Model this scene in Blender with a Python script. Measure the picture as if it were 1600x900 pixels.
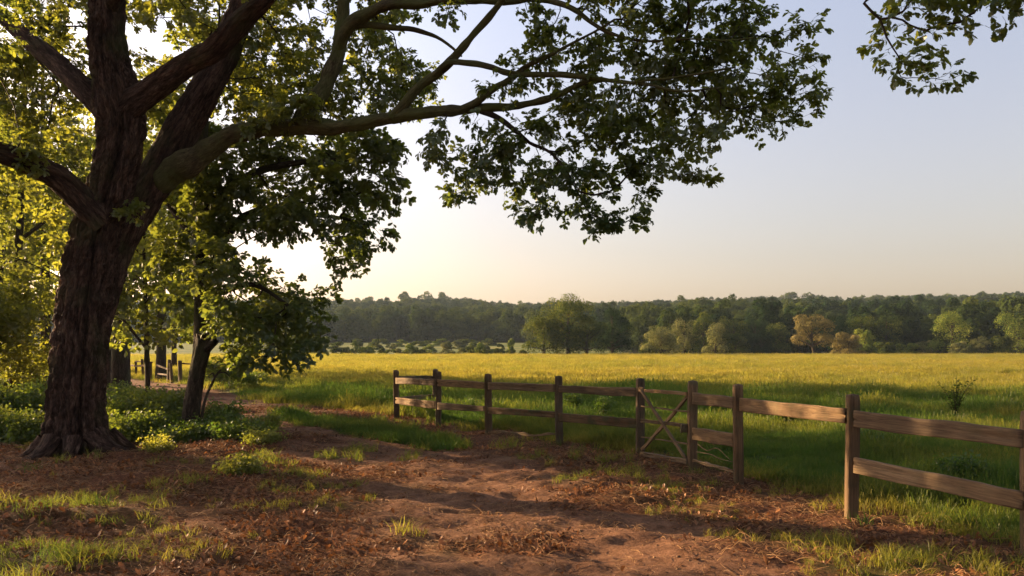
import bpy, math, random
import numpy as np
from math import radians as R, pi, sin, cos

# ------------------------------------------------------------------ camera, light, exposure
scene = bpy.context.scene
for o in list(bpy.data.objects):
    bpy.data.objects.remove(o)
col = scene.collection
EYE = 1.7
FPX = 1200.0          # focal length in pixels of the 1600 px wide photograph
HZ = 545.0            # horizon row
cam_d = bpy.data.cameras.new("camera")
cam = bpy.data.objects.new("camera", cam_d)
col.objects.link(cam)
cam.location = (0, 0, EYE)
cam.rotation_euler = (R(90), 0, 0)
cam_d.sensor_width = 36
cam_d.lens = 27
cam_d.shift_y = 95.0 / 1600.0
cam_d.clip_start = 0.05
cam_d.clip_end = 6000
scene.camera = cam

SUN_AZ = R(-62)        # measured from +Y towards +X
SUN_EL = R(15.5)
world = bpy.data.worlds.new("World")
scene.world = world
world.use_nodes = True
wn = world.node_tree
bg = wn.nodes['Background']
sky = wn.nodes.new('ShaderNodeTexSky')
sky.sky_type = 'NISHITA'
sky.sun_disc = False
sky.sun_elevation = SUN_EL
sky.sun_rotation = SUN_AZ
sky.air_density = 1.0
sky.dust_density = 3.0
sky.ozone_density = 1.5
# hazy summer air: paler and a little warmer towards the horizon, the same all the way round
hsv = wn.nodes.new('ShaderNodeHueSaturation'); hsv.inputs['Saturation'].default_value = 0.62
wn.links.new(sky.outputs[0], hsv.inputs['Color'])
wtc = wn.nodes.new('ShaderNodeTexCoord'); wsx = wn.nodes.new('ShaderNodeSeparateXYZ')
wn.links.new(wtc.outputs['Generated'], wsx.inputs[0])
wr = wn.nodes.new('ShaderNodeValToRGB')
els = wr.color_ramp.elements
els[0].position = 0.0; els[0].color = (1.34, 0.98, 0.76, 1)
els[1].position = 0.16; els[1].color = (1.28, 1.08, 0.98, 1)
e3 = els.new(0.42); e3.color = (1.38, 1.30, 1.37, 1)
wn.links.new(wsx.outputs['Z'], wr.inputs[0])
wm = wn.nodes.new('ShaderNodeMix'); wm.data_type = 'RGBA'; wm.blend_type = 'MULTIPLY'; wm.inputs['Factor'].default_value = 1.0
wn.links.new(hsv.outputs[0], wm.inputs['A']); wn.links.new(wr.outputs[0], wm.inputs['B'])
wn.links.new(wm.outputs['Result'], bg.inputs[0])
bg.inputs[1].default_value = 0.055

sun_d = bpy.data.lights.new("sun", 'SUN')
sun_d.energy = 5.0
sun_d.angle = R(0.53)
sun_d.color = (1.0, 0.70, 0.39)
sun = bpy.data.objects.new("sun", sun_d)
col.objects.link(sun)
sv = (sin(SUN_AZ) * cos(SUN_EL), cos(SUN_AZ) * cos(SUN_EL), sin(SUN_EL))   # direction to the sun
import mathutils
sun.rotation_euler = mathutils.Vector(sv).to_track_quat('Z', 'Y').to_euler()
sun.location = (-30, 20, 30)

scene.view_settings.view_transform = 'Standard'
scene.view_settings.look = 'None'
scene.view_settings.exposure = 2.05
scene.view_settings.gamma = 1
scene.render.engine = 'CYCLES'
scene.cycles.max_bounces = 8
scene.cycles.transparent_max_bounces = 4
scene.cycles.volume_bounces = 0

rng = np.random.default_rng(7)
random.seed(7)

# ------------------------------------------------------------------ helpers
def P(px, py, d):
    return np.array([(px - 800.0) / FPX * d, d, EYE + (HZ - py) / FPX * d])

def hash3(ix, iy, iz, s):
    s = int(s)
    n = (ix * 374761393 + iy * 668265263 + iz * 1274126177 + s * 974634777) & 0xffffffff
    n = ((n ^ (n >> 13)) * 1103515245) & 0xffffffff
    n = (n ^ (n >> 16)) & 0xffffffff
    n = (n * 2654435761) & 0xffffffff
    n = n ^ (n >> 15)
    return (n & 0xffffff) / float(0xffffff)

def vnoise(x, y, z=0.0, s=0):
    x, y, z = np.broadcast_arrays(np.asarray(x, float), np.asarray(y, float), np.asarray(z, float))
    ix = np.floor(x).astype(np.int64); iy = np.floor(y).astype(np.int64); iz = np.floor(z).astype(np.int64)
    fx = x - ix; fy = y - iy; fz = z - iz
    fx = fx * fx * (3 - 2 * fx); fy = fy * fy * (3 - 2 * fy); fz = fz * fz * (3 - 2 * fz)
    r = 0
    for a in (0, 1):
        for b in (0, 1):
            for c in (0, 1):
                w = (fx if a else 1 - fx) * (fy if b else 1 - fy) * (fz if c else 1 - fz)
                r = r + w * hash3(ix + a, iy + b, iz + c, s)
    return r

def fbm(x, y, z=0.0, s=0, o=4):
    r = 0; a = 0.5; t = 0
    for i in range(o):
        r = r + a * vnoise(np.asarray(x) * 2 ** i, np.asarray(y) * 2 ** i, np.asarray(z) * 2 ** i, s + i * 17)
        t += a; a *= 0.5
    return r / t

def sstep(a, b, x):
    t = np.clip((x - a) / (b - a), 0, 1)
    return t * t * (3 - 2 * t)

def mesh_from(name, verts, faces, mats=(), smooth=False, attrs=None):
    """verts (n,3); faces: list of (m,k) int arrays or list of tuples"""
    me = bpy.data.meshes.new(name)
    verts = np.asarray(verts, np.float32)
    me.vertices.add(len(verts))
    me.vertices.foreach_set('co', verts.ravel())
    if len(faces):
        if not isinstance(faces[0], np.ndarray):
            d = {}
            for f in faces:
                d.setdefault(len(f), []).append(f)
            faces = [np.array(v, np.int32) for v in d.values()]
        tot = sum(f.size for f in faces); nf = sum(len(f) for f in faces)
        me.loops.add(tot); me.polygons.add(nf)
        me.loops.foreach_set('vertex_index', np.concatenate([f.ravel() for f in faces]).astype(np.int32))
        cnt = np.concatenate([np.full(len(f), f.shape[1], np.int32) for f in faces])
        st = np.concatenate([[0], np.cumsum(cnt)[:-1]]).astype(np.int32)
        me.polygons.foreach_set('loop_start', st)
        me.polygons.foreach_set('loop_total', cnt)
        if smooth:
            me.polygons.foreach_set('use_smooth', np.ones(nf, bool))
    for m in mats:
        me.materials.append(m)
    if attrs:
        for k, (ty, v) in attrs.items():
            a = me.attributes.new(k, ty, 'POINT')
            v = np.asarray(v)
            if ty == 'FLOAT_VECTOR':
                a.data.foreach_set('vector', v.astype(np.float32).ravel())
            elif ty == 'FLOAT_COLOR':
                a.data.foreach_set('color', v.astype(np.float32).ravel())
            elif ty == 'INT':
                a.data.foreach_set('value', v.astype(np.int32))
            else:
                a.data.foreach_set('value', v.astype(np.float32))
    me.update(calc_edges=True)
    me.validate()
    return me

def link(name, me, parent=None, label=None, cat=None, group=None, kind=None, loc=None):
    o = bpy.data.objects.new(name, me)
    col.objects.link(o)
    if parent is not None:
        o.parent = parent
    if loc is not None:
        o.location = loc
    if label: o['label'] = label
    if cat: o['category'] = cat
    if group: o['group'] = group
    if kind: o['kind'] = kind
    return o

def thing(name, label, cat, loc=(0, 0, 0), group=None):
    o = link(name, None, None, label, cat, group, None, loc)
    o.empty_display_size = 0.2
    return o

def copy_tree(o, parent=None):
    c = o.copy(); col.objects.link(c); c.parent = parent
    for ch in [x for x in bpy.data.objects if x.parent == o]:
        copy_tree(ch, c)
    return c

# ------------------------------------------------------------------ materials
def newmat(name):
    m = bpy.data.materials.new(name); m.use_nodes = True
    nt = m.node_tree; nt.nodes.clear()
    out = nt.nodes.new('ShaderNodeOutputMaterial')
    return m, nt, out

def N(nt, t, **k):
    n = nt.nodes.new(t)
    for a, b in k.items():
        if a.startswith('i_'):
            n.inputs[a[2:].replace('_', ' ')].default_value = b
        else:
            setattr(n, a, b)
    return n

def ramp(nt, fac, stops):
    n = nt.nodes.new('ShaderNodeValToRGB')
    while len(n.color_ramp.elements) < len(stops):
        n.color_ramp.elements.new(0.5)
    for e, (p, c) in zip(n.color_ramp.elements, stops):
        e.position = p; e.color = (*c, 1) if len(c) == 3 else c
    nt.links.new(fac, n.inputs[0])
    return n.outputs[0]

def mix(nt, fac, a, b, mode='MIX'):
    n = nt.nodes.new('ShaderNodeMix'); n.data_type = 'RGBA'; n.blend_type = mode
    for s, v in ((n.inputs['Factor'], fac), (n.inputs['A'], a), (n.inputs['B'], b)):
        if hasattr(v, 'links'):
            nt.links.new(v, s)
        elif isinstance(v, (int, float)):
            s.default_value = v
        else:
            s.default_value = (*v, 1)
    return n.outputs['Result']

def leaf_mat(name, dark, light, tr_dark, tr_light, trans=0.45, gloss=0.05, attr='tint'):
    m, nt, out = newmat(name)
    L = nt.links
    at = N(nt, 'ShaderNodeAttribute', attribute_name=attr, attribute_type='INSTANCER' if attr == 'tint' else 'GEOMETRY')
    oi = N(nt, 'ShaderNodeObjectInfo')
    geo = N(nt, 'ShaderNodeNewGeometry')
    # tint + small per instance and per island variation
    a1 = N(nt, 'ShaderNodeMath', operation='MULTIPLY_ADD'); a1.inputs[1].default_value = 0.3
    L.new(geo.outputs['Random Per Island'], a1.inputs[0]); L.new(at.outputs['Fac'], a1.inputs[2])
    a2 = N(nt, 'ShaderNodeMath', operation='SUBTRACT', use_clamp=True); a2.inputs[1].default_value = 0.15
    L.new(a1.outputs[0], a2.inputs[0])
    c = mix(nt, a2.outputs[0], dark, light)
    t = mix(nt, a2.outputs[0], tr_dark, tr_light)
    d = N(nt, 'ShaderNodeBsdfDiffuse'); L.new(c, d.inputs[0])
    tr = N(nt, 'ShaderNodeBsdfTranslucent'); L.new(t, tr.inputs[0])
    ms = N(nt, 'ShaderNodeMixShader'); ms.inputs[0].default_value = trans
    L.new(d.outputs[0], ms.inputs[1]); L.new(tr.outputs[0], ms.inputs[2])
    gl = N(nt, 'ShaderNodeBsdfGlossy'); gl.inputs['Roughness'].default_value = 0.42
    gl.inputs[0].default_value = (1, 1, 1, 1)
    m2 = N(nt, 'ShaderNodeMixShader'); m2.inputs[0].default_value = gloss
    L.new(ms.outputs[0], m2.inputs[1]); L.new(gl.outputs[0], m2.inputs[2])
    L.new(m2.outputs[0], out.inputs[0])
    return m

M = {}
M['oak_leaf'] = leaf_mat('oak_leaf', (0.030, 0.056, 0.013), (0.095, 0.11, 0.02), (0.13, 0.19, 0.022), (0.42, 0.40, 0.035), 0.5, 0.035)
M['wood_leaf'] = leaf_mat('woodland_leaf', (0.030, 0.055, 0.012), (0.11, 0.12, 0.02), (0.10, 0.16, 0.02), (0.46, 0.44, 0.04), 0.5, 0.03)
M['fern'] = leaf_mat('undergrowth_leaf', (0.045, 0.08, 0.016), (0.14, 0.14, 0.02), (0.10, 0.19, 0.015), (0.45, 0.42, 0.04), 0.45, 0.03)
M['grass'] = leaf_mat('grass_blade', (0.048, 0.075, 0.017), (0.16, 0.125, 0.024), (0.09, 0.18, 0.018), (0.44, 0.34, 0.045), 0.45, 0.008)
M['litter'] = leaf_mat('dry_leaf', (0.055, 0.025, 0.013), (0.30, 0.135, 0.055), (0.09, 0.035, 0.015), (0.30, 0.12, 0.04), 0.2, 0.012)
M['straw'] = leaf_mat('dead_stalk', (0.07, 0.035, 0.018), (0.36, 0.20, 0.09), (0.1, 0.04, 0.02), (0.3, 0.16, 0.06), 0.15, 0.015)
M['far_leaf'] = leaf_mat('far_leaf', (0.014, 0.028, 0.010), (0.060, 0.078, 0.018), (0.016, 0.034, 0.007), (0.12, 0.14, 0.02), 0.35, 0.0)
M['far_gold'] = leaf_mat('far_gold_leaf', (0.10, 0.088, 0.030), (0.22, 0.17, 0.065), (0.09, 0.075, 0.022), (0.27, 0.20, 0.06), 0.3, 0.0, attr='shade')
M['far_green'] = leaf_mat('far_green_leaf', (0.028, 0.048, 0.012), (0.105, 0.115, 0.022), (0.035, 0.06, 0.010), (0.20, 0.20, 0.028), 0.4, 0.0, attr='shade')
M['far_pale'] = leaf_mat('far_pale_leaf', (0.075, 0.088, 0.032), (0.20, 0.19, 0.065), (0.08, 0.09, 0.025), (0.28, 0.26, 0.06), 0.3, 0.0, attr='shade')
M['far_bright'] = leaf_mat('far_bright_leaf', (0.06, 0.095, 0.018), (0.19, 0.20, 0.032), (0.07, 0.11, 0.02), (0.34, 0.33, 0.045), 0.3, 0.0, attr='shade')

def bark_mat(name, dark, mid, light, moss, mossamt=0.4, bump=0.6, sc=1.0):
    m, nt, out = newmat(name); L = nt.links
    at = N(nt, 'ShaderNodeAttribute', attribute_name='bc')
    mp = N(nt, 'ShaderNodeMapping'); mp.inputs['Scale'].default_value = (9 * sc, 9 * sc, 2.0 * sc)
    L.new(at.outputs['Vector'], mp.inputs[0])
    n1 = N(nt, 'ShaderNodeTexNoise'); n1.inputs['Scale'].default_value = 1.6; n1.inputs['Detail'].default_value = 8; n1.inputs['Roughness'].default_value = 0.72; n1.inputs['Distortion'].default_value = 0.9
    L.new(mp.outputs[0], n1.inputs['Vector'])
    v = N(nt, 'ShaderNodeTexVoronoi', feature='DISTANCE_TO_EDGE'); v.inputs['Scale'].default_value = 1.7
    ad = N(nt, 'ShaderNodeMix', data_type='RGBA'); ad.inputs['Factor'].default_value = 0.55
    L.new(mp.outputs[0], ad.inputs['A']); L.new(n1.outputs['Color'], ad.inputs['B'])
    L.new(ad.outputs['Result'], v.inputs['Vector'])
    cr = ramp(nt, v.outputs[0], [(0.0, (0, 0, 0)), (0.13, (1, 1, 1))])
    c = ramp(nt, n1.outputs[0], [(0.25, dark), (0.5, mid), (0.78, light)])
    c = mix(nt, cr, mix(nt, 0.55, c, dark), c)
    n5 = N(nt, 'ShaderNodeTexNoise'); n5.inputs['Scale'].default_value = 5.5; n5.inputs['Detail'].default_value = 6; n5.inputs['Roughness'].default_value = 0.75
    L.new(mp.outputs[0], n5.inputs['Vector'])
    c = mix(nt, 1.0, c, ramp(nt, n5.outputs[0], [(.36, (.35, .33, .32)), (.55, (1.15, 1.15, 1.15)), (.7, (1.75, 1.65, 1.55))]), 'MULTIPLY')
    if mossamt > 0:
        n2 = N(nt, 'ShaderNodeTexNoise'); n2.inputs['Scale'].default_value = 1.3; n2.inputs['Detail'].default_value = 7
        L.new(at.outputs['Vector'], n2.inputs['Vector'])
        f = ramp(nt, n2.outputs[0], [(0.62 - mossamt * 0.35, (0, 0, 0)), (0.78 - mossamt * 0.2, (1, 1, 1))])
        fm = N(nt, 'ShaderNodeMath', operation='MULTIPLY'); fm.inputs[1].default_value = min(0.9, mossamt + 0.25)
        L.new(f, fm.inputs[0])
        c = mix(nt, fm.outputs[0], c, moss)
    b = N(nt, 'ShaderNodeBsdfPrincipled'); b.inputs['Roughness'].default_value = 0.92
    b.inputs['Specular IOR Level'].default_value = 0.12
    L.new(c, b.inputs['Base Color'])
    n4 = N(nt, 'ShaderNodeTexNoise'); n4.inputs['Scale'].default_value = 4.5; n4.inputs['Detail'].default_value = 5; n4.inputs['Roughness'].default_value = 0.7; n4.inputs['Distortion'].default_value = 0.4
    L.new(mp.outputs[0], n4.inputs['Vector'])
    hs0 = N(nt, 'ShaderNodeMath', operation='MULTIPLY_ADD'); hs0.inputs[1].default_value = 1.0
    L.new(n1.outputs[0], hs0.inputs[0]); L.new(cr, hs0.inputs[2])
    hs = N(nt, 'ShaderNodeMath', operation='MULTIPLY_ADD'); hs.inputs[1].default_value = 1.1
    L.new(n4.outputs[0], hs.inputs[0]); L.new(hs0.outputs[0], hs.inputs[2])
    bp = N(nt, 'ShaderNodeBump'); bp.inputs['Strength'].default_value = bump; bp.inputs['Distance'].default_value = 0.035
    L.new(hs.outputs[0], bp.inputs['Height']); L.new(bp.outputs[0], b.inputs['Normal'])
    L.new(b.outputs[0], out.inputs[0])
    return m

M['bark'] = bark_mat('oak_bark', (0.013, 0.007, 0.005), (0.060, 0.033, 0.022), (0.155, 0.096, 0.065), (0.06, 0.07, 0.022), 0.30, 0.8)
M['bark_moss'] = bark_mat('mossy_bark', (0.03, 0.022, 0.012), (0.075, 0.06, 0.03), (0.14, 0.12, 0.06), (0.075, 0.085, 0.022), 0.75, 0.5, 1.2)
M['bark_dark'] = bark_mat('dark_bark', (0.016, 0.011, 0.008), (0.05, 0.034, 0.022), (0.10, 0.072, 0.048), (0.05, 0.06, 0.02), 0.45, 0.6, 1.1)

def wood_mat(name, tone=1.0, lichen=0.3):
    m, nt, out = newmat(name); L = nt.links
    at = N(nt, 'ShaderNodeAttribute', attribute_name='bc')
    oi = N(nt, 'ShaderNodeObjectInfo')
    of = N(nt, 'ShaderNodeVectorMath', operation='ADD'); 
    sc = N(nt, 'ShaderNodeMath', operation='MULTIPLY'); sc.inputs[1].default_value = 37.0
    L.new(oi.outputs['Random'], sc.inputs[0])
    L.new(at.outputs['Vector'], of.inputs[0]); L.new(sc.outputs[0], of.inputs[1])
    mp = N(nt, 'ShaderNodeMapping'); mp.inputs['Scale'].default_value = (1.2, 26, 26)
    L.new(of.outputs[0], mp.inputs[0])
    n1 = N(nt, 'ShaderNodeTexNoise'); n1.inputs['Scale'].default_value = 1.5; n1.inputs['Detail'].default_value = 9; n1.inputs['Roughness'].default_value = 0.7; n1.inputs['Distortion'].default_value = 1.2
    L.new(mp.outputs[0], n1.inputs['Vector'])
    t = tone
    c = ramp(nt, n1.outputs[0], [(0.30, (0.028 * t, 0.017 * t, 0.010 * t)), (0.42, (0.140 * t, 0.090 * t, 0.050 * t)), (0.6, (0.245 * t, 0.163 * t, 0.090 * t)), (0.8, (0.34 * t, 0.23 * t, 0.145 * t))])
    n2 = N(nt, 'ShaderNodeTexNoise'); n2.inputs['Scale'].default_value = 5.0; n2.inputs['Detail'].default_value = 6
    L.new(of.outputs[0], n2.inputs['Vector'])
    f = ramp(nt, n2.outputs[0], [(0.5, (0, 0, 0)), (0.68, (lichen, lichen, lichen))])
    c = mix(nt, f, c, (0.10 * t, 0.105 * t, 0.05 * t))
    n3 = N(nt, 'ShaderNodeTexNoise'); n3.inputs['Scale'].default_value = 1.6; n3.inputs['Detail'].default_value = 3
    L.new(of.outputs[0], n3.inputs['Vector'])
    f3 = ramp(nt, n3.outputs[0], [(0.35, (0.62, 0.60, 0.58)), (0.65, (1.1, 1.1, 1.1))])
    c = mix(nt, 1.0, c, f3, 'MULTIPLY')
    c = mix(nt, 1.0, c, ramp(nt, oi.outputs['Random'], [(0.0, (.78, .80, .84)), (0.5, (1.0, .98, .94)), (1.0, (1.22, 1.12, .98))]), 'MULTIPLY')
    b = N(nt, 'ShaderNodeBsdfPrincipled'); b.inputs['Roughness'].default_value = 0.85
    b.inputs['Specular IOR Level'].default_value = 0.2
    L.new(c, b.inputs['Base Color'])
    bp = N(nt, 'ShaderNodeBump'); bp.inputs['Strength'].default_value = 0.7; bp.inputs['Distance'].default_value = 0.01
    L.new(n1.outputs[0], bp.inputs['Height']); L.new(bp.outputs[0], b.inputs['Normal'])
    L.new(b.outputs[0], out.inputs[0])
    return m
M['rail'] = wood_mat('weathered_rail_wood', 0.85, 0.25)
M['post'] = wood_mat('weathered_post_wood', 0.58, 0.5)
M['rail_moss'] = wood_mat('mossy_rail_wood', 0.5, 0.95)

# ------------------------------------------------------------------ terrain
def SDstrip(x, y, pts):
    """pts: (px, py, halfwidth m) on flat ground -> max over segments of (w - dist)"""
    q = [((px - 800) / FPX * (EYE * FPX / (py - HZ)), EYE * FPX / (py - HZ), w) for px, py, w in pts]
    best = np.full(np.shape(x), -1e9)
    for (ax, ay, aw), (bx, by, bw) in zip(q[:-1], q[1:]):
        dx, dy = bx - ax, by - ay
        t = np.clip(((x - ax) * dx + (y - ay) * dy) / (dx * dx + dy * dy), 0, 1)
        d = np.hypot(x - ax - t * dx, y - ay - t * dy)
        best = np.maximum(best, aw + (bw - aw) * t - d)
    return best

LANE = [(150, 594, 2.0), (225, 606, 2.4), (320, 632, 2.0), (430, 664, 1.7), (580, 700, 1.6), (720, 742, 1.6), (880, 830, 1.6), (1000, 1000, 1.5), (1150, 1500, 1.5)]
LANE2 = [(330, 632, 1.0), (400, 637, 1.3), (520, 646, 1.0), (600, 655, .6), (680, 668, .7), (760, 685, .7)]
FENCEFOOT = [(600, 655, .5), (640, 658, .9), (640, 664, .5), (700, 672, .6), (763, 682, .7), (873, 700, .7), (1000, 718, .7), (1080, 738, .8), (1153, 760, .9), (1330, 812, 1.0), (1640, 930, .9)]
VERGE = [(455, 659, .3), (500, 666, .5), (560, 675, .6), (640, 688, .6), (705, 697, .35)]
GPATCH = [  # px, py, radius m, strength : grass patches in the litter
    (470, 768, .7, .8), (420, 745, .7, .8), (520, 790, .5, .6), (40, 885, .75, 1.2), (95, 890, .3, .9), (180, 815, .6, .5), (230, 810, .4, .5), (1330, 880, .5, 1.1), (1390, 885, .55, 1.2),
    (1270, 850, .5, .7), (1180, 835, .6, .5), (560, 705, .6, .5), (860, 720, .9, .55), (950, 745, .9, .45), (1050, 780, .8, .5), (1120, 800, .7, .5),
    (1000, 760, .6, .4), (650, 760, .5, .25), (400, 800, .6, .4), (1560, 890, .8, .7), (1500, 905, .7, .6), (640, 840, .4, .35), (300, 880, .5, .4), (520, 880, .5, .35), (540, 715, .5, .5), (650, 715, .4, .4), (700, 860, .35, .4)]

def masks(x, y):
    w = (fbm(x * .8, y * .8, 0, 3, 3) - .5)
    w2 = (fbm(x * 3.1, y * 3.1, 0, 9, 3) - .5)
    dirt = sstep(-.35, .35, SDstrip(x, y, LANE) + w * 1.2 + w2 * .5)
    d2 = sstep(-.25, .3, SDstrip(x, y, LANE2) + w * .8 + w2 * .4)
    verge = sstep(-.15, .2, SDstrip(x, y, VERGE) + w * .5 + w2 * .3)
    foot = sstep(-.3, .4, SDstrip(x, y, FENCEFOOT) + w * .9 + w2 * .7)
    # signed side of the fence line (positive = field side)
    fx = np.interp(y, [0, 6.2, 7.9, 9.7, 12.2, 15.3, 18.5, 30, 60], [8, 4.19, 3.48, 2.86, 2.03, -.47 + .3, -2.8, -5.6, -12])
    field = sstep(-.5, .7, x - fx + w * 1.5 + w2 * .5)
    far = sstep(20.0, 24.0, y + w * 5 + (x + 8) * .25)
    field = np.maximum(field, far)
    # woodland floor on the left of the lane
    wl = np.interp(y, [0, 8, 13, 20, 37, 60, 100], [-2, -3.0, -5.0, -9.5, -19, -34, -70])
    wood = sstep(-1, 1.5, wl - x + w * 3)
    grass = np.maximum(field, 0) * (1 - .85 * foot)
    grass = grass * (1 - dirt) * (1 - d2 * .95)
    grass = np.maximum(grass * (1 - .75 * wood), verge)
    for px, py, r, s in GPATCH:
        cy = EYE * FPX / (py - HZ); cx = (px - 800) / FPX * cy
        g = .44 * s * sstep(1.0, .1, np.hypot((x - cx) / 1.3, y - cy) / r + w2 * 1.2)
        grass = np.maximum(grass, g)
    sparse = .16 * sstep(.5, .72, fbm(x * 1.3, y * 1.3, 0, 31, 4))
    grass = np.maximum(grass, sparse * (1 - dirt * .85))
    litter = np.clip(1 - grass, 0, 1)
    bare = np.maximum(dirt, d2) * sstep(.40, .56, fbm(x * .55 + 3, y * .9, 0, 77, 4) + .12 * (dirt - .5)) * (1 - verge)
    gold = sstep(24, 40, y + w * 6 + (x) * .3) * (.75 + .6 * (fbm(x * .06, y * .12, 0, 55, 4) - .5))
    return np.clip(grass, 0, 1), litter, bare, np.clip(gold, 0, 1), wood

CREST = [(-1.2, 468), (-.6, 470), (-.27, 470), (-.2, 472), (-.13, 469), (-.06, 470), (0, 477), (.06, 476), (.15, 476), (.25, 471), (.33, 471), (.42, 468), (.5, 466), (.6, 463), (.67, 459), (.9, 456), (1.3, 456)]
def hstart(s):
    return 205 + 135 * sstep(.22, -.02, s)
def H(x, y):
    x = np.asarray(x, float); y = np.asarray(y, float)
    yy = np.maximum(y, 1.0); s = np.clip(x / yy, -1.3, 1.3)
    r = np.hypot(x * .35, y)
    yE = 168 + 60 * sstep(.1, .6, s)
    y0 = hstart(s)
    h = -0.5 * sstep(yE + 2, yE + 12, y) * sstep(0.5, 0, s)
    left = sstep(.2, 0.0, s)
    h = h + left * 4.8 * sstep(yE + 15, y0, y)
    crest = np.interp(s, [c[0] for c in CREST], [c[1] for c in CREST])
    Y1 = 760.0
    top = EYE + (HZ - crest) / FPX * Y1 - 11.0
    t = np.clip((y - y0) / (Y1 - y0), 0, 1)
    und = (fbm(x * .008 + 9, y * .008, 0, 21, 3) - .5) * 10 * sstep(0, .2, t) * sstep(1, .75, t)
    h = h + t ** 1.15 * (top - left * 4.8) + und
    h = h + sstep(900, 2500, y) * -8
    # near relief
    n = sstep(60, 25, y)
    w = fbm(x * .45, y * .6, 0, 5, 3) - .5
    h = h + n * (.18 * w + .17 * (fbm(x * 1.2, y * 2.0, 0, 6, 4) - .5))
    h = h + sstep(24, 12, y) * .075 * (fbm(x * 5, y * 7, 0, 8, 3) - .5)
    h = h + sstep(20, 60, y) * .5 * (fbm(x * .035, y * .035, 0, 41, 2) - .5) * sstep(150, 100, y)
    # camera side bank under the big tree
    h = h + .10 * sstep(-1.5, -6, x) * sstep(25, 14, y)
    return h

def axis(a, b, near_lo, near_hi, st, g):
    v = list(np.arange(near_lo, near_hi + 1e-6, st))
    s = st
    while v[-1] < b:
        s *= g; v.append(v[-1] + s)
    s = st
    while v[0] > a:
        s *= g; v.insert(0, v[0] - s)
    return np.array(v)
xs = axis(-1400, 1400, -9, 8, .075, 1.045)
ys = axis(-250, 1900, 3.2, 17, .06, 1.028)
gx, gy = np.meshgrid(xs, ys)
gz = H(gx, gy)
g_, l_, b_, go_, wo_ = masks(gx.ravel(), gy.ravel())
nx, ny = len(xs), len(ys)
idx = np.arange(nx * ny).reshape(ny, nx)
gf = np.stack([idx[:-1, :-1], idx[:-1, 1:], idx[1:, 1:], idx[1:, :-1]], -1).reshape(-1, 4)
zone = np.stack([g_, b_, go_, np.ones_like(g_)], -1)
ss = gx.ravel() / np.maximum(gy.ravel(), 1)
yEa = 168 + 60 * sstep(.1, .6, ss)
beyond = sstep(0, 14, gy.ravel() - yEa)
forest = sstep(-4, 6, gy.ravel() - hstart(ss))

gm, nt, out = newmat('ground_soil'); L = nt.links
za = N(nt, 'ShaderNodeAttribute', attribute_name='zone')
zb = N(nt, 'ShaderNodeAttribute', attribute_name='farzone')
sep = N(nt, 'ShaderNodeSeparateColor'); L.new(za.outputs['Color'], sep.inputs[0])
sep2 = N(nt, 'ShaderNodeSeparateColor'); L.new(zb.outputs['Color'], sep2.inputs[0])
tc = N(nt, 'ShaderNodeTexCoord')
def noise(scale, detail=6, rough=.6, vec=None, stretch=None):
    n = N(nt, 'ShaderNodeTexNoise'); n.inputs['Scale'].default_value = scale; n.inputs['Detail'].default_value = detail; n.inputs['Roughness'].default_value = rough
    if stretch:
        mp = N(nt, 'ShaderNodeMapping'); mp.inputs['Scale'].default_value = stretch
        L.new(tc.outputs['Object'], mp.inputs[0]); L.new(mp.outputs[0], n.inputs['Vector'])
    else:
        L.new(tc.outputs['Object'], n.inputs['Vector'])
    return n.outputs[0]
nf = noise(22, 10, .75)
nm = noise(3.5, 8, .65)
soil = ramp(nt, nf, [(.30, (.026, .011, .006)), (.50, (.115, .046, .021)), (.74, (.29, .125, .056))])
bare = ramp(nt, nf, [(.27, (.075, .034, .018)), (.5, (.17, .082, .043)), (.75, (.30, .16, .09))])
c = mix(nt, sep.outputs[1], soil, bare)
sm = ramp(nt, nm, [(.35, (.6, .6, .6)), (.65, (1.15, 1.15, 1.15))])
c = mix(nt, 1.0, c, sm, 'MULTIPLY')
grassc = ramp(nt, noise(9, 8, .7), [(.3, (.022, .035, .010)), (.55, (.05, .075, .018)), (.75, (.10, .105, .03))])
goldc = ramp(nt, noise(1.2, 9, .75, stretch=(.35, 1.0, 1.0)), [(.3, (.12, .10, .022)), (.5, (.24, .165, .035)), (.7, (.34, .22, .055))])
gr2 = mix(nt, sep.outputs[2], grassc, goldc)
c = mix(nt, sep.outputs[0], c, gr2)
scrub = ramp(nt, noise(.12, 8, .7, stretch=(.5, 1.0, 1.0)), [(.32, (.03, .05, .012)), (.5, (.085, .10, .022)), (.68, (.17, .14, .035))])
c = mix(nt, sep2.outputs[0], c, scrub)
c = mix(nt, sep2.outputs[1], c, (.022, .028, .010))
b = N(nt, 'ShaderNodeBsdfPrincipled'); b.inputs['Roughness'].default_value = .95; b.inputs['Specular IOR Level'].default_value = .08
L.new(c, b.inputs['Base Color'])
bp = N(nt, 'ShaderNodeBump'); bp.inputs['Strength'].default_value = .8; bp.inputs['Distance'].default_value = .03
L.new(nf, bp.inputs['Height']); L.new(bp.outputs[0], b.inputs['Normal'])
L.new(b.outputs[0], out.inputs[0])
gme = mesh_from('ground', np.stack([gx.ravel(), gy.ravel(), gz.ravel()], -1), [gf], [gm], True,
                {'zone': ('FLOAT_COLOR', zone), 'farzone': ('FLOAT_COLOR', np.stack([beyond, forest, 0 * beyond, 0 * beyond + 1], -1))})
link('ground', gme, kind='structure')
def Hs(x, y):
    return float(H(np.array([x]), np.array([y]))[0])

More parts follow.
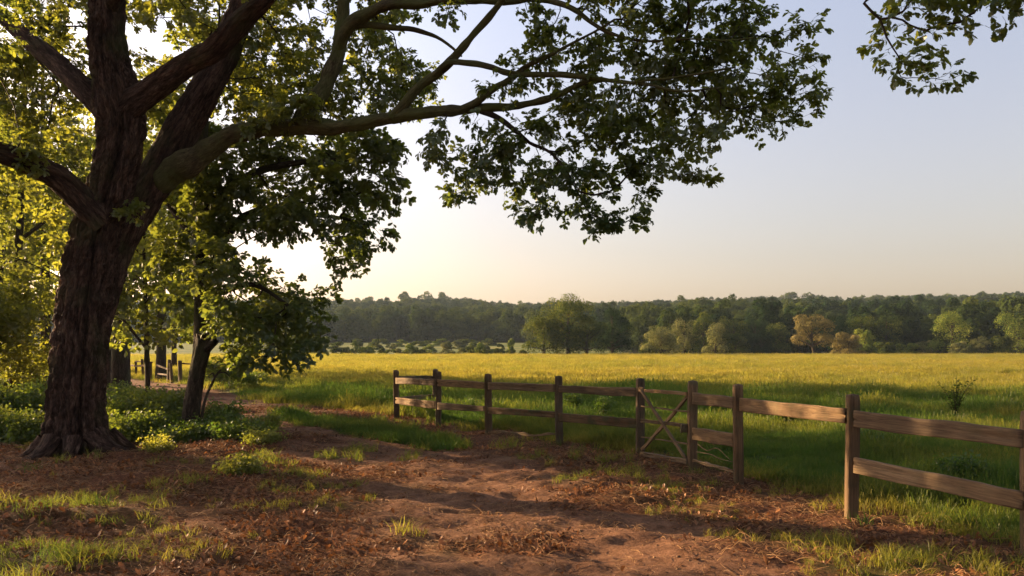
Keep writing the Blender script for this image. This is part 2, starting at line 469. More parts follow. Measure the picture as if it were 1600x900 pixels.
# ------------------------------------------------------------------ instancing helper (only for things nobody could count)
_groups = {}
def gn_group(coll):
    if coll.name in _groups: return _groups[coll.name]
    g = bpy.data.node_groups.new('scatter_' + coll.name, 'GeometryNodeTree')
    g.interface.new_socket('Geometry', in_out='INPUT', socket_type='NodeSocketGeometry')
    g.interface.new_socket('Geometry', in_out='OUTPUT', socket_type='NodeSocketGeometry')
    gi = g.nodes.new('NodeGroupInput'); go = g.nodes.new('NodeGroupOutput')
    ip = g.nodes.new('GeometryNodeInstanceOnPoints')
    ci = g.nodes.new('GeometryNodeCollectionInfo')
    ci.inputs['Collection'].default_value = coll
    ci.inputs['Separate Children'].default_value = True
    ci.inputs['Reset Children'].default_value = True
    def na(nm, ty):
        n = g.nodes.new('GeometryNodeInputNamedAttribute'); n.data_type = ty; n.inputs['Name'].default_value = nm
        return n.outputs['Attribute']
    Lk = g.links
    Lk.new(gi.outputs[0], ip.inputs['Points'])
    Lk.new(ci.outputs[0], ip.inputs['Instance'])
    ip.inputs['Pick Instance'].default_value = True
    Lk.new(na('idx', 'INT'), ip.inputs['Instance Index'])
    Lk.new(na('rot', 'FLOAT_VECTOR'), ip.inputs['Rotation'])
    Lk.new(na('scl', 'FLOAT_VECTOR'), ip.inputs['Scale'])
    Lk.new(ip.outputs[0], go.inputs[0])
    _groups[coll.name] = g
    return g

def variants(name, meshes):
    c = bpy.data.collections.new(name)
    for i, me in enumerate(meshes):
        o = bpy.data.objects.new('%s_%02d' % (name, i), me)
        c.objects.link(o)
    return c, len(meshes)

def scatter(name, var, pts, rot, scl, tint, parent=None, **kw):
    coll, n = var
    pts = np.asarray(pts)
    scl = np.asarray(scl, float)
    if scl.ndim == 1: scl = np.repeat(scl[:, None], 3, 1)
    me = mesh_from(name, pts, [], (), False, {
        'rot': ('FLOAT_VECTOR', rot), 'scl': ('FLOAT_VECTOR', scl),
        'idx': ('INT', rng.integers(0, n, len(pts))), 'tint': ('FLOAT', tint)})
    for m_ in coll.objects[0].data.materials: me.materials.append(m_)
    o = link(name, me, parent, kind='stuff', **kw)
    md = o.modifiers.new('scatter', 'NODES'); md.node_group = gn_group(coll)
    return o

# ------------------------------------------------------------------ leaf, twig, tuft meshes
class MB:
    def __init__(s): s.v = []; s.f = []; s.n = 0
    def add(s, v, f):
        v = np.asarray(v, float)
        s.v.append(v); s.f += [tuple(i + s.n for i in q) for q in f]; s.n += len(v)
    def mesh(s, name, mats, smooth=False, **k):
        return mesh_from(name, np.concatenate(s.v), s.f, mats, smooth, **k)

OAK_U = [0, .14, .24, .33, .44, .52, .64, .72, .85, 1.0]
OAK_W = [.012, .07, .20, .11, .29, .17, .35, .22, .23, .04]
OVAL_U = [0, .2, .45, .7, 1.0]
OVAL_W = [.02, .24, .33, .26, .02]
def leaf_geo(U, W, length, fold=.25, curl=.25):
    v = []; f = []
    for u, w in zip(U, W):
        z = -curl * u * u * length
        for sgn in (-1, 0, 1):
            v.append((u * length, sgn * w * length, z + fold * abs(sgn) * w * length))
    for i in range(len(U) - 1):
        a = i * 3
        f += [(a, a + 3, a + 4, a + 1), (a + 1, a + 4, a + 5, a + 2)]
    return np.array(v), f

def rotm(rx, ry, rz):
    cx, sx, cy, sy, cz, sz = cos(rx), sin(rx), cos(ry), sin(ry), cos(rz), sin(rz)
    return (np.array([[cz, -sz, 0], [sz, cz, 0], [0, 0, 1]]) @ np.array([[cy, 0, sy], [0, 1, 0], [-sy, 0, cy]])
            @ np.array([[1, 0, 0], [0, cx, -sx], [0, sx, cx]]))

def stick(mb, pts, r0, r1, k=3):
    pts = np.array(pts, float); n = len(pts)
    v = []
    for i, p in enumerate(pts):
        t = pts[min(i + 1, n - 1)] - pts[max(i - 1, 0)]; t = t / (np.linalg.norm(t) + 1e-9)
        a = np.cross(t, (0, 0, 1.0) if abs(t[2]) < .9 else (1.0, 0, 0)); a /= np.linalg.norm(a); bb = np.cross(t, a)
        r = r0 + (r1 - r0) * i / (n - 1)
        for j in range(k):
            th = 2 * pi * j / k
            v.append(p + r * (cos(th) * a + sin(th) * bb))
    f = []
    for i in range(n - 1):
        for j in range(k):
            f.append((i * k + j, i * k + (j + 1) % k, (i + 1) * k + (j + 1) % k, (i + 1) * k + j))
    mb.add(v, f)

def twig_mesh(name, U, W, mat, nleaf=9, ll=.11, stem=.22, bushy=1.0):
    mb = MB()
    bend = random.uniform(-.3, .3)
    pts = [(stem * t, bend * stem * t * t, .12 * stem * sin(t * 3)) for t in (0, .35, .7, 1)]
    stick(mb, pts, .0028, .0014)
    for i in range(nleaf):
        t = 1.0 if i < nleaf * .55 else random.uniform(.35, .95)
        p = np.array([stem * t, bend * stem * t * t, .12 * stem * sin(t * 3)])
        side = 1 if i % 2 else -1
        yaw = random.uniform(.1, 1.35) * side * bushy if t < 1 else (i / (nleaf * .55) - .5) * 2.9 + random.uniform(-.2, .2)
        v, f = leaf_geo(U, W, ll * random.uniform(.7, 1.2), random.uniform(.1, .45), random.uniform(0, .5))
        m_ = rotm(random.uniform(-.6, .6), random.uniform(-.25, .65), yaw + bend)
        mb.add(v @ m_.T + p + np.array([0, 0, random.uniform(-.01, .01)]), f)
    return mb.mesh(name, [mat], False)

oak_twigs = variants('oak_twig', [twig_mesh('oak_twig', OAK_U, OAK_W, M['oak_leaf'], random.randint(7, 11)) for _ in range(10)])
big_twigs = variants('hanging_twig', [twig_mesh('hanging_twig', OAK_U, OAK_W, M['oak_leaf'], random.randint(7, 10), .115, .2) for _ in range(6)])

def spray_mesh(name, mat, n=42, size=.6, ll=.10, flat=.45):
    mb = MB()
    for k in range(3):
        a = random.uniform(-.7, .7)
        stick(mb, [(0, 0, 0), (size * .4 * cos(a), size * .4 * sin(a), .03), (size * .8 * cos(a), size * .8 * sin(a), -.02)], .004, .0015)
    for i in range(n):
        p = np.array([random.uniform(0, size), random.gauss(0, size * .27), random.gauss(0, size * .27 * flat)])
        v, f = leaf_geo([0, .4, .75, 1], [.03, .3, .27, .03], ll * random.uniform(.7, 1.3), .2, .3)
        mb.add(v @ rotm(random.uniform(-.8, .8), random.uniform(-.4, .9), random.uniform(-pi, pi)).T + p, f)
    return mb.mesh(name, [mat], False)
sprays = variants('leaf_spray', [spray_mesh('leaf_spray', M['wood_leaf']) for _ in range(8)])
fern_sprays = variants('fern_spray', [spray_mesh('fern_spray', M['fern'], 34, .42, .075, .7) for _ in range(6)])
fine_sprays = variants('fine_spray', [spray_mesh('fine_spray', M['fern'], 26, .26, .042, .8) for _ in range(6)])

def tuft_mesh(name, mat, n, h, spread, w, lean=.5, heads=0):
    mb = MB()
    for i in range(n):
        a = random.uniform(0, 2 * pi); r = spread * math.sqrt(random.random())
        x0, y0 = r * cos(a), r * sin(a)
        ld = random.uniform(0, 2 * pi); le = random.uniform(.1, lean) * h
        hh = h * random.uniform(.45, 1.15); ww = w * random.uniform(.6, 1.3)
        fd = random.uniform(0, pi); wx, wy = cos(fd) * ww, sin(fd) * ww
        v = []
        for t, wf in ((0, 1), (.4, .85), (.75, .5)):
            bx = x0 + cos(ld) * le * t * t; by = y0 + sin(ld) * le * t * t; z = hh * (t - .18 * t * t * lean)
            v += [(bx - wx * wf, by - wy * wf, z), (bx + wx * wf, by + wy * wf, z)]
        v.append((x0 + cos(ld) * le, y0 + sin(ld) * le, hh * (1 - .18 * lean)))
        f = [(0, 1, 3, 2), (2, 3, 5, 4), (4, 5, 6)]
        mb.add(v, f)
        if i < heads:
            tx, ty, tz = v[-1]
            q = []
            for j in range(4):
                s_ = random.uniform(-.01, .01)
                q += [(tx + s_, ty, tz + j * .02), (tx + s_ + .012, ty + .006, tz + j * .02 + .012), (tx + s_, ty + .004, tz + j * .02 + .03)]
            mb.add(q, [(3 * j, 3 * j + 1, 3 * j + 2) for j in range(4)])
    return mb.mesh(name, [mat], False)
tufts = variants('grass_tuft', [tuft_mesh('grass_tuft', M['grass'], 26, .17, .10, .0035, .9) for _ in range(6)])
tall_tufts = variants('tall_tuft', [tuft_mesh('tall_tuft', M['grass'], 34, .36, .20, .006, .8, 8) for _ in range(6)])
field_tufts = variants('field_tuft', [tuft_mesh('field_tuft', M['grass'], 60, .34, .5, .014, .7, 20) for _ in range(6)])

lv = []
for k in range(6):
    mb = MB()
    v, f = leaf_geo(OAK_U, OAK_W, .085, random.uniform(.2, .7), random.uniform(-.6, .8)); v[:, 2] += .006
    mb.add(v, f); lv.append(mb.mesh('dry_leaf', [M['litter']]))
for k in range(3):
    mb = MB()
    for j in range(5):
        v, f = leaf_geo(OVAL_U, OVAL_W, random.uniform(.025, .045), .4, random.uniform(-.5, .5))
        mb.add(v @ rotm(random.uniform(-.8, .8), random.uniform(-.6, .6), random.uniform(0, 6)).T + (random.uniform(-.05, .05), random.uniform(-.05, .05), random.uniform(.002, .02)), f)
    lv.append(mb.mesh('leaf_crumbs', [M['litter']]))
dry_leaves = variants('dry_leaf', lv)
sv_ = []
for k in range(7):
    mb = MB()
    for j in range(3):
        a = random.uniform(0, 2 * pi); l_s = random.uniform(.06, .2); o_ = np.array([random.uniform(-.07, .07), random.uniform(-.07, .07), .004])
        bnd = random.uniform(-.6, .6); up = random.uniform(.0, .35)
        stick(mb, [o_ + (l_s * t * cos(a + bnd * t), l_s * t * sin(a + bnd * t), up * l_s * 4 * t * (1 - t) + .004) for t in (0, .33, .66, 1)], .003, .0016)
    sv_.append(mb.mesh('dead_stalk', [M['straw']]))
stalks = variants('dead_stalk', sv_)

# ------------------------------------------------------------------ tree builder
def catmull(pts, step):
    pts = np.array(pts, float)
    p = np.vstack([2 * pts[0] - pts[1], pts, 2 * pts[-1] - pts[-2]])
    out = []
    for i in range(1, len(p) - 2):
        a, b_, c_, d = p[i - 1], p[i], p[i + 1], p[i + 2]
        n = max(2, int(np.linalg.norm(c_[:3] - b_[:3]) / step))
        for t in np.linspace(0, 1, n, endpoint=False):
            out.append(.5 * ((2 * b_) + (-a + c_) * t + (2 * a - 5 * b_ + 4 * c_ - d) * t * t + (-a + 3 * b_ - 3 * c_ + d) * t ** 3))
    out.append(p[-2])
    return np.array(out)

def limb_px(pts):
    """(px,py,d,rpx) -> xyz r"""
    o = []
    for px, py, d, r in pts:
        q = P(px, py, d); o.append((*q, r * d / FPX))
    return o

def frames(c):
    t = np.gradient(c, axis=0); t /= np.linalg.norm(t, axis=1)[:, None] + 1e-9
    a = np.zeros_like(c)
    x = np.array([1.0, 0, 0]) if abs(t[0][0]) < .8 else np.array([0, 0, 1.0])
    for i in range(len(c)):
        x = x - t[i] * x.dot(t[i]); x /= np.linalg.norm(x) + 1e-9; a[i] = x
    return t, a, np.cross(t, a)

def tube(c, r, k, disp=None, cap=True):
    """returns verts, faces, bc"""
    n = len(c)
    t, a, b_ = frames(c)
    L_ = np.concatenate([[0], np.cumsum(np.linalg.norm(np.diff(c, axis=0), axis=1))])
    th = np.arange(k) * 2 * pi / k
    ct, st = np.cos(th)[None, :], np.sin(th)[None, :]
    rr = np.repeat(r[:, None], k, 1)
    bc = np.stack([rr * ct, rr * st, np.repeat(L_[:, None], k, 1)], -1)
    if disp is not None:
        rr = disp(rr, np.repeat(th[None, :], n, 0), bc)
    v = c[:, None, :] + rr[..., None] * (ct[..., None] * a[:, None, :] + st[..., None] * b_[:, None, :])
    idx = np.arange(n * k).reshape(n, k)
    f = np.stack([idx[:-1], np.roll(idx[:-1], -1, 1), np.roll(idx[1:], -1, 1), idx[1:]], -1).reshape(-1, 4)
    return v.reshape(-1, 3), f, bc.reshape(-1, 3)

class Skel:
    def __init__(s):
        s.p = []; s.par = []; s.dist = []; s.fixr = []
    def add_limb(s, c, parent=None):
        base = len(s.p); prev = parent
        for i, q in enumerate(c):
            s.p.append(q[:3]); s.par.append(prev if prev is not None else -1)
            s.dist.append((s.dist[prev] + np.linalg.norm(q[:3] - s.p[prev])) if prev is not None and prev >= 0 else 0.0)
            s.fixr.append(q[3]); prev = len(s.p) - 1
        return base

def grow(limbs, targets, step=.22, wander=.10, up=.15, pen=.25, mind=None, hang=0.0):
    """limbs: list of (n,4) arrays, targets (m,3). returns list of paths [(pts, count nodes)]"""
    P0 = np.concatenate([l[:, :3] for l in limbs]); R0 = np.concatenate([l[:, 3] for l in limbs])
    # path length from root approximated by height/ distance from the first node
    D0 = np.linalg.norm(P0 - P0[0], axis=1)
    T0 = np.concatenate([np.gradient(l[:, :3], axis=0) for l in limbs]); T0 /= np.linalg.norm(T0, axis=1)[:, None] + 1e-9
    cap = len(P0) + len(targets) * 40
    X = np.zeros((cap, 3)); D = np.zeros(cap); T = np.zeros((cap, 3)); par = np.full(cap, -1); n = len(P0)
    X[:n] = P0; D[:n] = D0; T[:n] = T0
    ok = R0 < (mind if mind else 1e9)
    usable = np.zeros(cap, bool); usable[:n] = ok
    paths = []
    dd = np.array([np.min(np.linalg.norm(P0 - q, axis=1)) for q in targets])
    for ti in np.argsort(dd):
        q = targets[ti]
        u = q - X[:n]; d = np.linalg.norm(u, axis=1)
        al = (u * T[:n]).sum(1) / (d + 1e-6)
        cost = d * (1.25 - .35 * al) + pen * D[:n] * .3 + np.where(usable[:n], 0, 1e6)
        i = int(np.argmin(cost)); dist = d[i]
        if n + int(dist / step) + 3 >= cap: break
        m_ = max(2, int(dist / step))
        a = X[i]; t0 = T[i] * dist * .45 + np.array([0, 0, up * dist])
        ctrl = a + t0
        ctrl2 = q + np.array([0, 0, hang * dist]) - (q - a) * .25
        pts = []
        j0 = rng.normal(0, wander * dist * .25, 3)
        for s_ in np.linspace(0, 1, m_ + 1)[1:]:
            b_ = (1 - s_) ** 3 * a + 3 * (1 - s_) ** 2 * s_ * ctrl + 3 * (1 - s_) * s_ ** 2 * ctrl2 + s_ ** 3 * q
            b_ = b_ + j0 * sin(pi * s_) + rng.normal(0, wander * step * .35, 3) * (s_ < 1)
            pts.append(b_)
        prev = i; ids = []
        for b_ in pts:
            X[n] = b_; D[n] = D[prev] + np.linalg.norm(b_ - X[prev]); tt = b_ - X[prev]
            T[n] = tt / (np.linalg.norm(tt) + 1e-9); par[n] = prev; usable[n] = True
            ids.append(n); prev = n; n += 1
        paths.append((i, ids))
    cnt = np.zeros(n)
    for i, ids in paths: cnt[ids[-1]] += 1
    for k in range(n - 1, len(P0) - 1, -1):
        if par[k] >= 0: cnt[par[k]] += cnt[k]
    return X[:n], cnt, paths, len(P0)

def blob_targets(blobs, dens, scr=True):
    """blobs: (px,py,d,rx,ry[,rz m[,weight]]) -> points; dens = targets per (100px)^2 ellipse"""
    out = []; tint = []
    for bl in blobs:
        px, py, d, rx, ry = bl[:5]
        rz = bl[5] if len(bl) > 5 else None
        w = bl[6] if len(bl) > 6 else 1.0
        tn = bl[7] if len(bl) > 7 else 0.3
        s = d / FPX
        if rz is None: rz = .9 * min(rx, ry) * s
        n = max(2, int(dens * w * pi * rx * ry / 1e4 + .5))
        u = rng.normal(0, 1, (n, 3)); u /= np.linalg.norm(u, axis=1)[:, None]
        u *= rng.random(n)[:, None] ** (1 / 2.6)
        for a in u:
            dz = d + a[1] * rz
            c0 = P(px, py, d)
            out.append(c0 + np.array([a[0] * rx * s, a[1] * rz, a[2] * ry * s])); tint.append(tn)
    return np.array(out), np.array(tint)

def branch_mesh(name, X, cnt, paths, mats, tipr=.0045, powr=.46, maxr=.09, kmin=3):
    V = []; F = []; B = []; n = 0
    for i, ids in paths:
        idl = [i] + ids
        c = X[idl]
        r = np.minimum(maxr, tipr * np.maximum(cnt[idl], 1) ** powr)
        r[0] = r[1]
        k = 6 if r[0] > .02 else (4 if r[0] > .009 else 3)
        v, f, bc = tube(c, r, k)
        V.append(v); F.append(f + n); B.append(bc); n += len(v)
    return mesh_from(name, np.concatenate(V), [np.concatenate(F)], mats, True, {'bc': ('FLOAT_VECTOR', np.concatenate(B))})

def bark_disp(amp, groove=None, flare=None, seed=0, lobes=.04, fr=1.0):
    def f(rr, th, bc):
        r0 = rr
        x, y, z = bc[..., 0] * 9 * fr, bc[..., 1] * 9 * fr, bc[..., 2] * 2.3 * fr
        wx = (fbm(x * .5, y * .5, z * .9, seed + 3, 2) - .5) * 2.2
        n = fbm(x + wx, y + wx, z, seed, 3)
        rid = 1 - np.abs(2 * n - 1) * 2.2
        rid = np.clip(rid, -1, 1)
        n = fbm(x * 1.9 + wx * 1.5 + 7, y * 1.9, z * 1.5, seed + 21, 2)
        rid = rid + .55 * np.clip(1 - np.abs(2 * n - 1) * 4.5, 0, 1)
        n2 = fbm(x * 2.7 + wx * 2, y * 2.7, z * 3.0, seed + 5, 2)
        d = -amp * np.clip(rid, 0, 1) ** 1.5 + amp * .5 * (n2 - .5)
        lo = lobes * (np.cos(3 * th + 1.1 * np.sin(bc[..., 2] * .7) + seed) + .6 * np.cos(5 * th + bc[..., 2] * .5 + 2)) + .10 * (fbm(np.cos(th) * 1.2 + 5, np.sin(th) * 1.2, bc[..., 2] * .9, seed + 9, 3) - .5) * 2
        out = r0 * (1 + lo) + d
        if groove:
            for (ga, gw, gd, z0, z1) in groove:
                zz = bc[..., 2]
                dth = (th - (ga + .10 * np.sin(zz * 1.3 + ga)) + pi) % (2 * pi) - pi
                out = out - gd * np.exp(-(dth / gw) ** 2) * sstep(z1, z1 - 1.0, zz) * sstep(z0 - .5, z0 + .3, zz)
        if flare:
            fh, fa, nl = flare
            zz = bc[..., 2]
            e = np.exp(-zz / fh)
            out = out + fa * e * (.5 + .5 * np.cos(nl * th + .8) * (0.8 + .4 * np.cos(2 * th)))
        return out
    return f

def trunk_mesh(name, limbs, mat, res, disp):
    V = []; F = []; B = []; n = 0
    for l, (st, k), dp in zip(limbs, res, disp):
        c = l[:, :3]; r = l[:, 3]
        v, f, bc = tube(c, r, k, dp)
        V.append(v); F.append(f + n); B.append(bc); n += len(v)
    return mesh_from(name, np.concatenate(V), [np.concatenate(F)], [mat], True, {'bc': ('FLOAT_VECTOR', np.concatenate(B))})

def twig_points(X, paths, targets_tint, per, back=.45, jit=.08, dirjit=.55, droop=0.0, nb=None):
    pts = []; rot = []; sc = []; ti = []
    for k, (i, ids) in enumerate(paths):
        c = X[[i] + ids]; m_ = len(c)
        for j in range(per):
            t = 1 - back * rng.random() ** 1.3 if j else 1.0
            q = t * (m_ - 1); a = int(min(q, m_ - 2)); fr = q - a
            p = c[a] * (1 - fr) + c[a + 1] * fr
            d = c[a + 1] - c[a]; d = d / (np.linalg.norm(d) + 1e-9)
            d = d + rng.normal(0, dirjit if j else .2, 3); d[2] = d[2] * .75 - droop
            d /= np.linalg.norm(d)
            pts.append(p + rng.normal(0, jit * .2, 3))
            yaw = math.atan2(d[1], d[0]); pit = math.asin(np.clip(d[2], -1, 1))
            rot.append((rng.normal(0, .5), -pit, yaw)); sc.append(rng.uniform(.75, 1.2)); ti.append(targets_tint)
    return np.array(pts), np.array(rot), np.array(sc)

def tint_for(pts, base=.25, amp=.9, sc=.9, seed=0):
    return np.clip(base + amp * (fbm(pts[:, 0] * sc + 50, pts[:, 1] * sc + 50, pts[:, 2] * sc + 50, seed, 3) - .5), 0, 1)

# ------------------------------------------------------------------ the big oak
D0 = 12.0
T_main = [(120, 730, D0, 66), (121, 700, D0, 60), (122, 640, D0, 54), (124, 600, D0, 52), (128, 520, D0, 51), (134, 460, D0, 49), (144, 400, D0, 45), (158, 335, D0, 41), (172, 290, D0, 39), (185, 240, D0, 38),
          (189, 200, D0, 40), (184, 160, D0, 41), (175, 120, D0, 36), (169, 80, D0, 32), (168, 0, D0, 30), (165, -120, D0, 26), (160, -300, D0 - .3, 19), (158, -450, D0 - .8, 11), (150, -560, D0 - 1.2, 5)]
T_B = [(128, 640, 12.05, 8), (140, 570, 12.15, 16), (152, 510, 12.25, 22), (168, 455, 12.4, 23), (184, 400, 12.6, 24), (206, 345, 12.7, 29), (234, 292, 12.8, 33), (262, 240, 12.9, 33), (290, 190, 13, 31), (320, 140, 13, 28), (348, 90, 13.05, 26), (368, 40, 13.1, 25), (388, -20, 13.1, 22), (410, -130, 13.1, 18), (440, -280, 13, 12), (460, -400, 13, 6)]
T_A = [(182, 190, 12.0, 26), (212, 160, 11.9, 25), (240, 139, 11.85, 23), (290, 103, 11.7, 21), (335, 78, 11.5, 20), (368, 45, 11.4, 20), (402, 10, 11.2, 18), (450, -35, 11, 15), (530, -110, 10.6, 12), (640, -180, 10, 8), (760, -230, 9.4, 5), (880, -240, 9, 3)]
T_C = [(222, 305, 12.85, 10), (248, 284, 12.8, 17), (284, 259, 12.7, 20), (310, 244, 12.6, 19), (345, 220, 12.5, 16), (400, 203, 12.3, 14), (480, 198, 12.1, 12.5), (560, 194, 11.8, 11.5), (620, 182, 11.6, 10.5), (680, 176, 11.4, 9), (740, 170, 11.2, 8), (800, 167, 11.0, 6.5), (860, 154, 10.8, 5.5), (920, 129, 10.6, 4.5), (992, 131, 10.3, 3), (1060, 140, 10.1, 2), (1130, 138, 10, 1.4)]
T_D = [(466, 198, 12.1, 15), (494, 158, 12.2, 15), (514, 120, 12.3, 13), (526, 85, 12.3, 12), (533, 50, 12.3, 10), (536, 0, 12.3, 9), (536, -80, 12.2, 7), (545, -200, 12, 5), (560, -320, 11.8, 3)]
T_D2 = [(528, 75, 12.3, 10), (548, 38, 12.1, 10), (590, 15, 11.9, 9), (640, 6, 11.7, 7.5), (700, 2, 11.4, 7), (780, 3, 11.1, 6), (850, 1, 10.9, 5), (895, 14, 10.7, 4), (945, 48, 10.5, 3), (1010, 62, 10.3, 2.2), (1090, 60, 10, 1.6), (1180, 60, 9.8, 1.2)]
T_D3 = [(545, 42, 12.1, 6), (575, 38, 12.1, 5), (620, 42, 12, 4.5), (660, 52, 12, 3.5), (690, 64, 12, 2.5), (720, 90, 12, 1.5)]
T_E = [(612, 184, 11.6, 9), (640, 155, 11.5, 8), (672, 122, 11.4, 7.5), (702, 95, 11.3, 7), (735, 55, 11.1, 6), (772, 15, 10.9, 5), (815, -40, 10.6, 4), (880, -110, 10.3, 2.5)]
T_F = [(672, 122, 11.4, 4), (700, 100, 11.2, 5), (735, 100, 11.1, 5), (768, 106, 11.0, 5), (800, 115, 10.9, 5), (860, 119, 10.7, 4.5), (930, 122, 10.5, 3.5), (985, 128, 10.3, 2.5), (1060, 120, 10.1, 2), (1150, 105, 9.9, 1.5)]
T_F2 = [(722, 170, 11.2, 5.5), (745, 160, 11.1, 6), (770, 141, 11, 5.5), (798, 122, 10.9, 4.5), (830, 100, 10.8, 3.5), (890, 70, 10.6, 2.5), (960, 30, 10.4, 1.6)]
T_G = [(748, 172, 11.2, 5), (778, 184, 11.1, 4.5), (804, 202, 11, 4), (826, 222, 11, 3), (852, 232, 10.9, 2.2), (880, 260, 10.7, 1.6), (905, 300, 10.6, 1.1)]
T_H = [(160, 350, 11.9, 27), (130, 318, 11.7, 26), (100, 287, 11.5, 25), (60, 262, 11.2, 23), (0, 238, 10.8, 20), (-90, 215, 10.2, 16), (-220, 180, 9.5, 11), (-380, 130, 8.8, 6)]
T_I = [(165, 175, 12.1, 22), (132, 140, 12.2, 20), (92, 101, 12.4, 18), (50, 66, 12.6, 16), (0, 22, 12.8, 14), (-80, -40, 13, 11), (-200, -120, 13.3, 8), (-340, -200, 13.6, 4)]
T_J = [(168, 20, 12, 14), (215, -60, 11.3, 12), (300, -140, 10.4, 9), (420, -200, 9.4, 6), (560, -250, 8.4, 4)]
T_K = [(165, -60, 12, 13), (90, -140, 11.4, 10), (-20, -210, 10.7, 7), (-160, -260, 10, 4)]
main_limbs_def = [(T_main, (.020, 190), .034), (T_B, (.025, 110), .026), (T_A, (.03, 80), .020), (T_H, (.035, 64), .018), (T_I, (.035, 56), .014)]
moss_limbs_def = [(T_C, (.04, 40), .008), (T_D, (.04, 36), .007), (T_D2, (.06, 20), .003), (T_D3, (.08, 10), 0), (T_E, (.06, 18), .003), (T_F, (.08, 12), 0), (T_F2, (.08, 12), 0), (T_G, (.08, 10), 0), (T_J, (.08, 16), 0), (T_K, (.08, 16), 0)]

oak = thing('oak_tree', 'large old oak with a thick reddish trunk, its long branch reaching over the fence', 'tree', tuple(P(120, 716, D0)[:2]) + (0,))
def rel(me, o):
    off = np.array(o.location)
    n = len(me.vertices); a = np.zeros(n * 3, np.float32); me.vertices.foreach_get('co', a)
    a = a.reshape(-1, 3) - off; me.vertices.foreach_set('co', a.ravel()); me.update()
    return me

ML = [catmull(limb_px(t), st) for t, (st, k), a in main_limbs_def]
for l_, f_ in zip(ML, (.98, .84, .90, .84, .86)): l_[:, 3] *= f_
ML[0][:, 3] *= np.interp(ML[0][:, 2], [0, 1.0, 2.5, 4.2, 5.5], [.84, .84, .84, .90, .97])
disps = [bark_disp(.062, [(-pi / 2 + .55, .13, .13, 0, 6.0), (-pi / 2 - .75, .16, .07, 0, 5.0), (-pi / 2 + 1.25, .15, .06, 0, 4)], (.30, .13, 5), 1, .03, 1.3)] + \
        [bark_disp(a, None, None, 11 + i * 3, .04) for i, (t, r_, a) in enumerate(main_limbs_def[1:])]
for an, ln, r0 in [(-1.9, .7, .17), (-1.15, .55, .15), (-.45, .95, .19), (.4, .7, .16), (-2.6, .5, .15), (2.9, .4, .14)]:
    bx, by = oak.location[0] + cos(an) * .42, oak.location[1] + sin(an) * .42
    q = []
    for t in (0, .3, .6, 1):
        w_ = .18 * sin(t * 4 + an * 3)
        x, y = bx + cos(an + w_) * ln * t, by + sin(an + w_) * ln * t
        q.append((x, y, Hs(x, y) + .30 * (1 - t) ** 2.2 - .03 - .07 * t, r0 * (1 - .72 * t)))
    link('root', rel(trunk_mesh('root', [catmull(q, .03)], M['bark'], [(.03, 26)], [bark_disp(.018, None, None, int(an * 10) + 60, .05)]), oak), oak)
link('trunk', rel(trunk_mesh('trunk', ML[:1], M['bark'], [main_limbs_def[0][1]], disps[:1]), oak), oak)
for nm, i in (('stem', 1), ('limb', 2), ('limb', 3), ('limb', 4)):
    link(nm, rel(trunk_mesh(nm, [ML[i]], M['bark'], [main_limbs_def[i][1]], [disps[i]]), oak), oak)
MS = [catmull(limb_px(t), st) for t, (st, k), a in moss_limbs_def]
for q_, l_ in enumerate(ML[2:] + MS):       # crooked, knobbly limbs
    e_ = sstep(0, 8, np.arange(len(l_))) 
    for ax_ in range(3):
        l_[:, ax_] += e_ * (fbm(l_[:, 0] * 2.2, l_[:, 2] * 2.2, ax_ * 9.0, 200 + q_, 2) - .5) * (.06 + .35 * l_[:, 3])
    l_[:, 3] *= 1 + e_ * .28 * (fbm(l_[:, 0] * 4.5, l_[:, 2] * 4.5, 1.0, 300 + q_, 3) - .5) * 2
for i, (t, (st, k), a) in enumerate(moss_limbs_def):
    link('branch', rel(trunk_mesh('branch', [MS[i]], M['bark_moss'] if i < 7 else M['bark_dark'], [(st, k)], [bark_disp(a, None, None, 40 + i, .04) if a else None]), oak), oak)

# foliage blobs of the oak (px, py, depth, rx, ry, rz, weight, tint)
B = []
right = [(700, 225, 35, 40), (735, 270, 42, 42), (720, 305, 28, 18), (790, 235, 48, 40), (800, 290, 30, 30), (858, 300, 42, 45), (850, 352, 36, 16), (925, 345, 45, 32), (900, 250, 50, 50), (958, 280, 40, 32),
         (1000, 230, 50, 45), (1040, 282, 42, 18), (960, 200, 50, 40), (1060, 190, 50, 45), (1105, 222, 35, 22), (1130, 170, 50, 40), (1190, 195, 32, 18), (1180, 140, 50, 38), (1238, 140, 35, 24), (1243, 188, 16, 10),
         (1220, 110, 38, 22), (1250, 88, 20, 13), (1246, 48, 14, 10), (1160, 75, 60, 40), (1100, 110, 60, 50), (1180, 15, 48, 28), (1100, 35, 60, 45), (1030, 100, 60, 50), (1020, 25, 60, 40), (950, 85, 50, 45),
         (930, 20, 45, 30), (870, 70, 45, 38), (870, 130, 45, 28), (815, 95, 38, 36), (830, 25, 30, 20), (782, 145, 30, 22), (760, 205, 34, 18), (700, 20, 40, 12), (850, 200, 60, 30), (930, 160, 60, 30), (1010, 150, 60, 40),
         (940, 372, 12, 8), (985, 355, 10, 10), (830, 360, 10, 8), (1085, 285, 10, 8), (1268, 150, 12, 8), (1008, 318, 10, 10)]
for px, py, rx, ry in right:
    d = np.interp(px, [700, 1280], [11.3, 9.9])
    if py > 225: py -= 14 * (py - 225) / 120 + 2
    B.append((px, py, d, rx, ry, .55 if rx > 20 else .15, 1.0, .12))
dense = []
for k in range(70):     # yellow green canopy behind the limbs, upper left
    px = rng.uniform(-200, 650); py = rng.uniform(-260, 150) if px < 450 else rng.uniform(-260, 165)
    dense.append((px, py, rng.uniform(12.8, 16.5), rng.uniform(50, 85), rng.uniform(30, 55), .7, .62, .42))
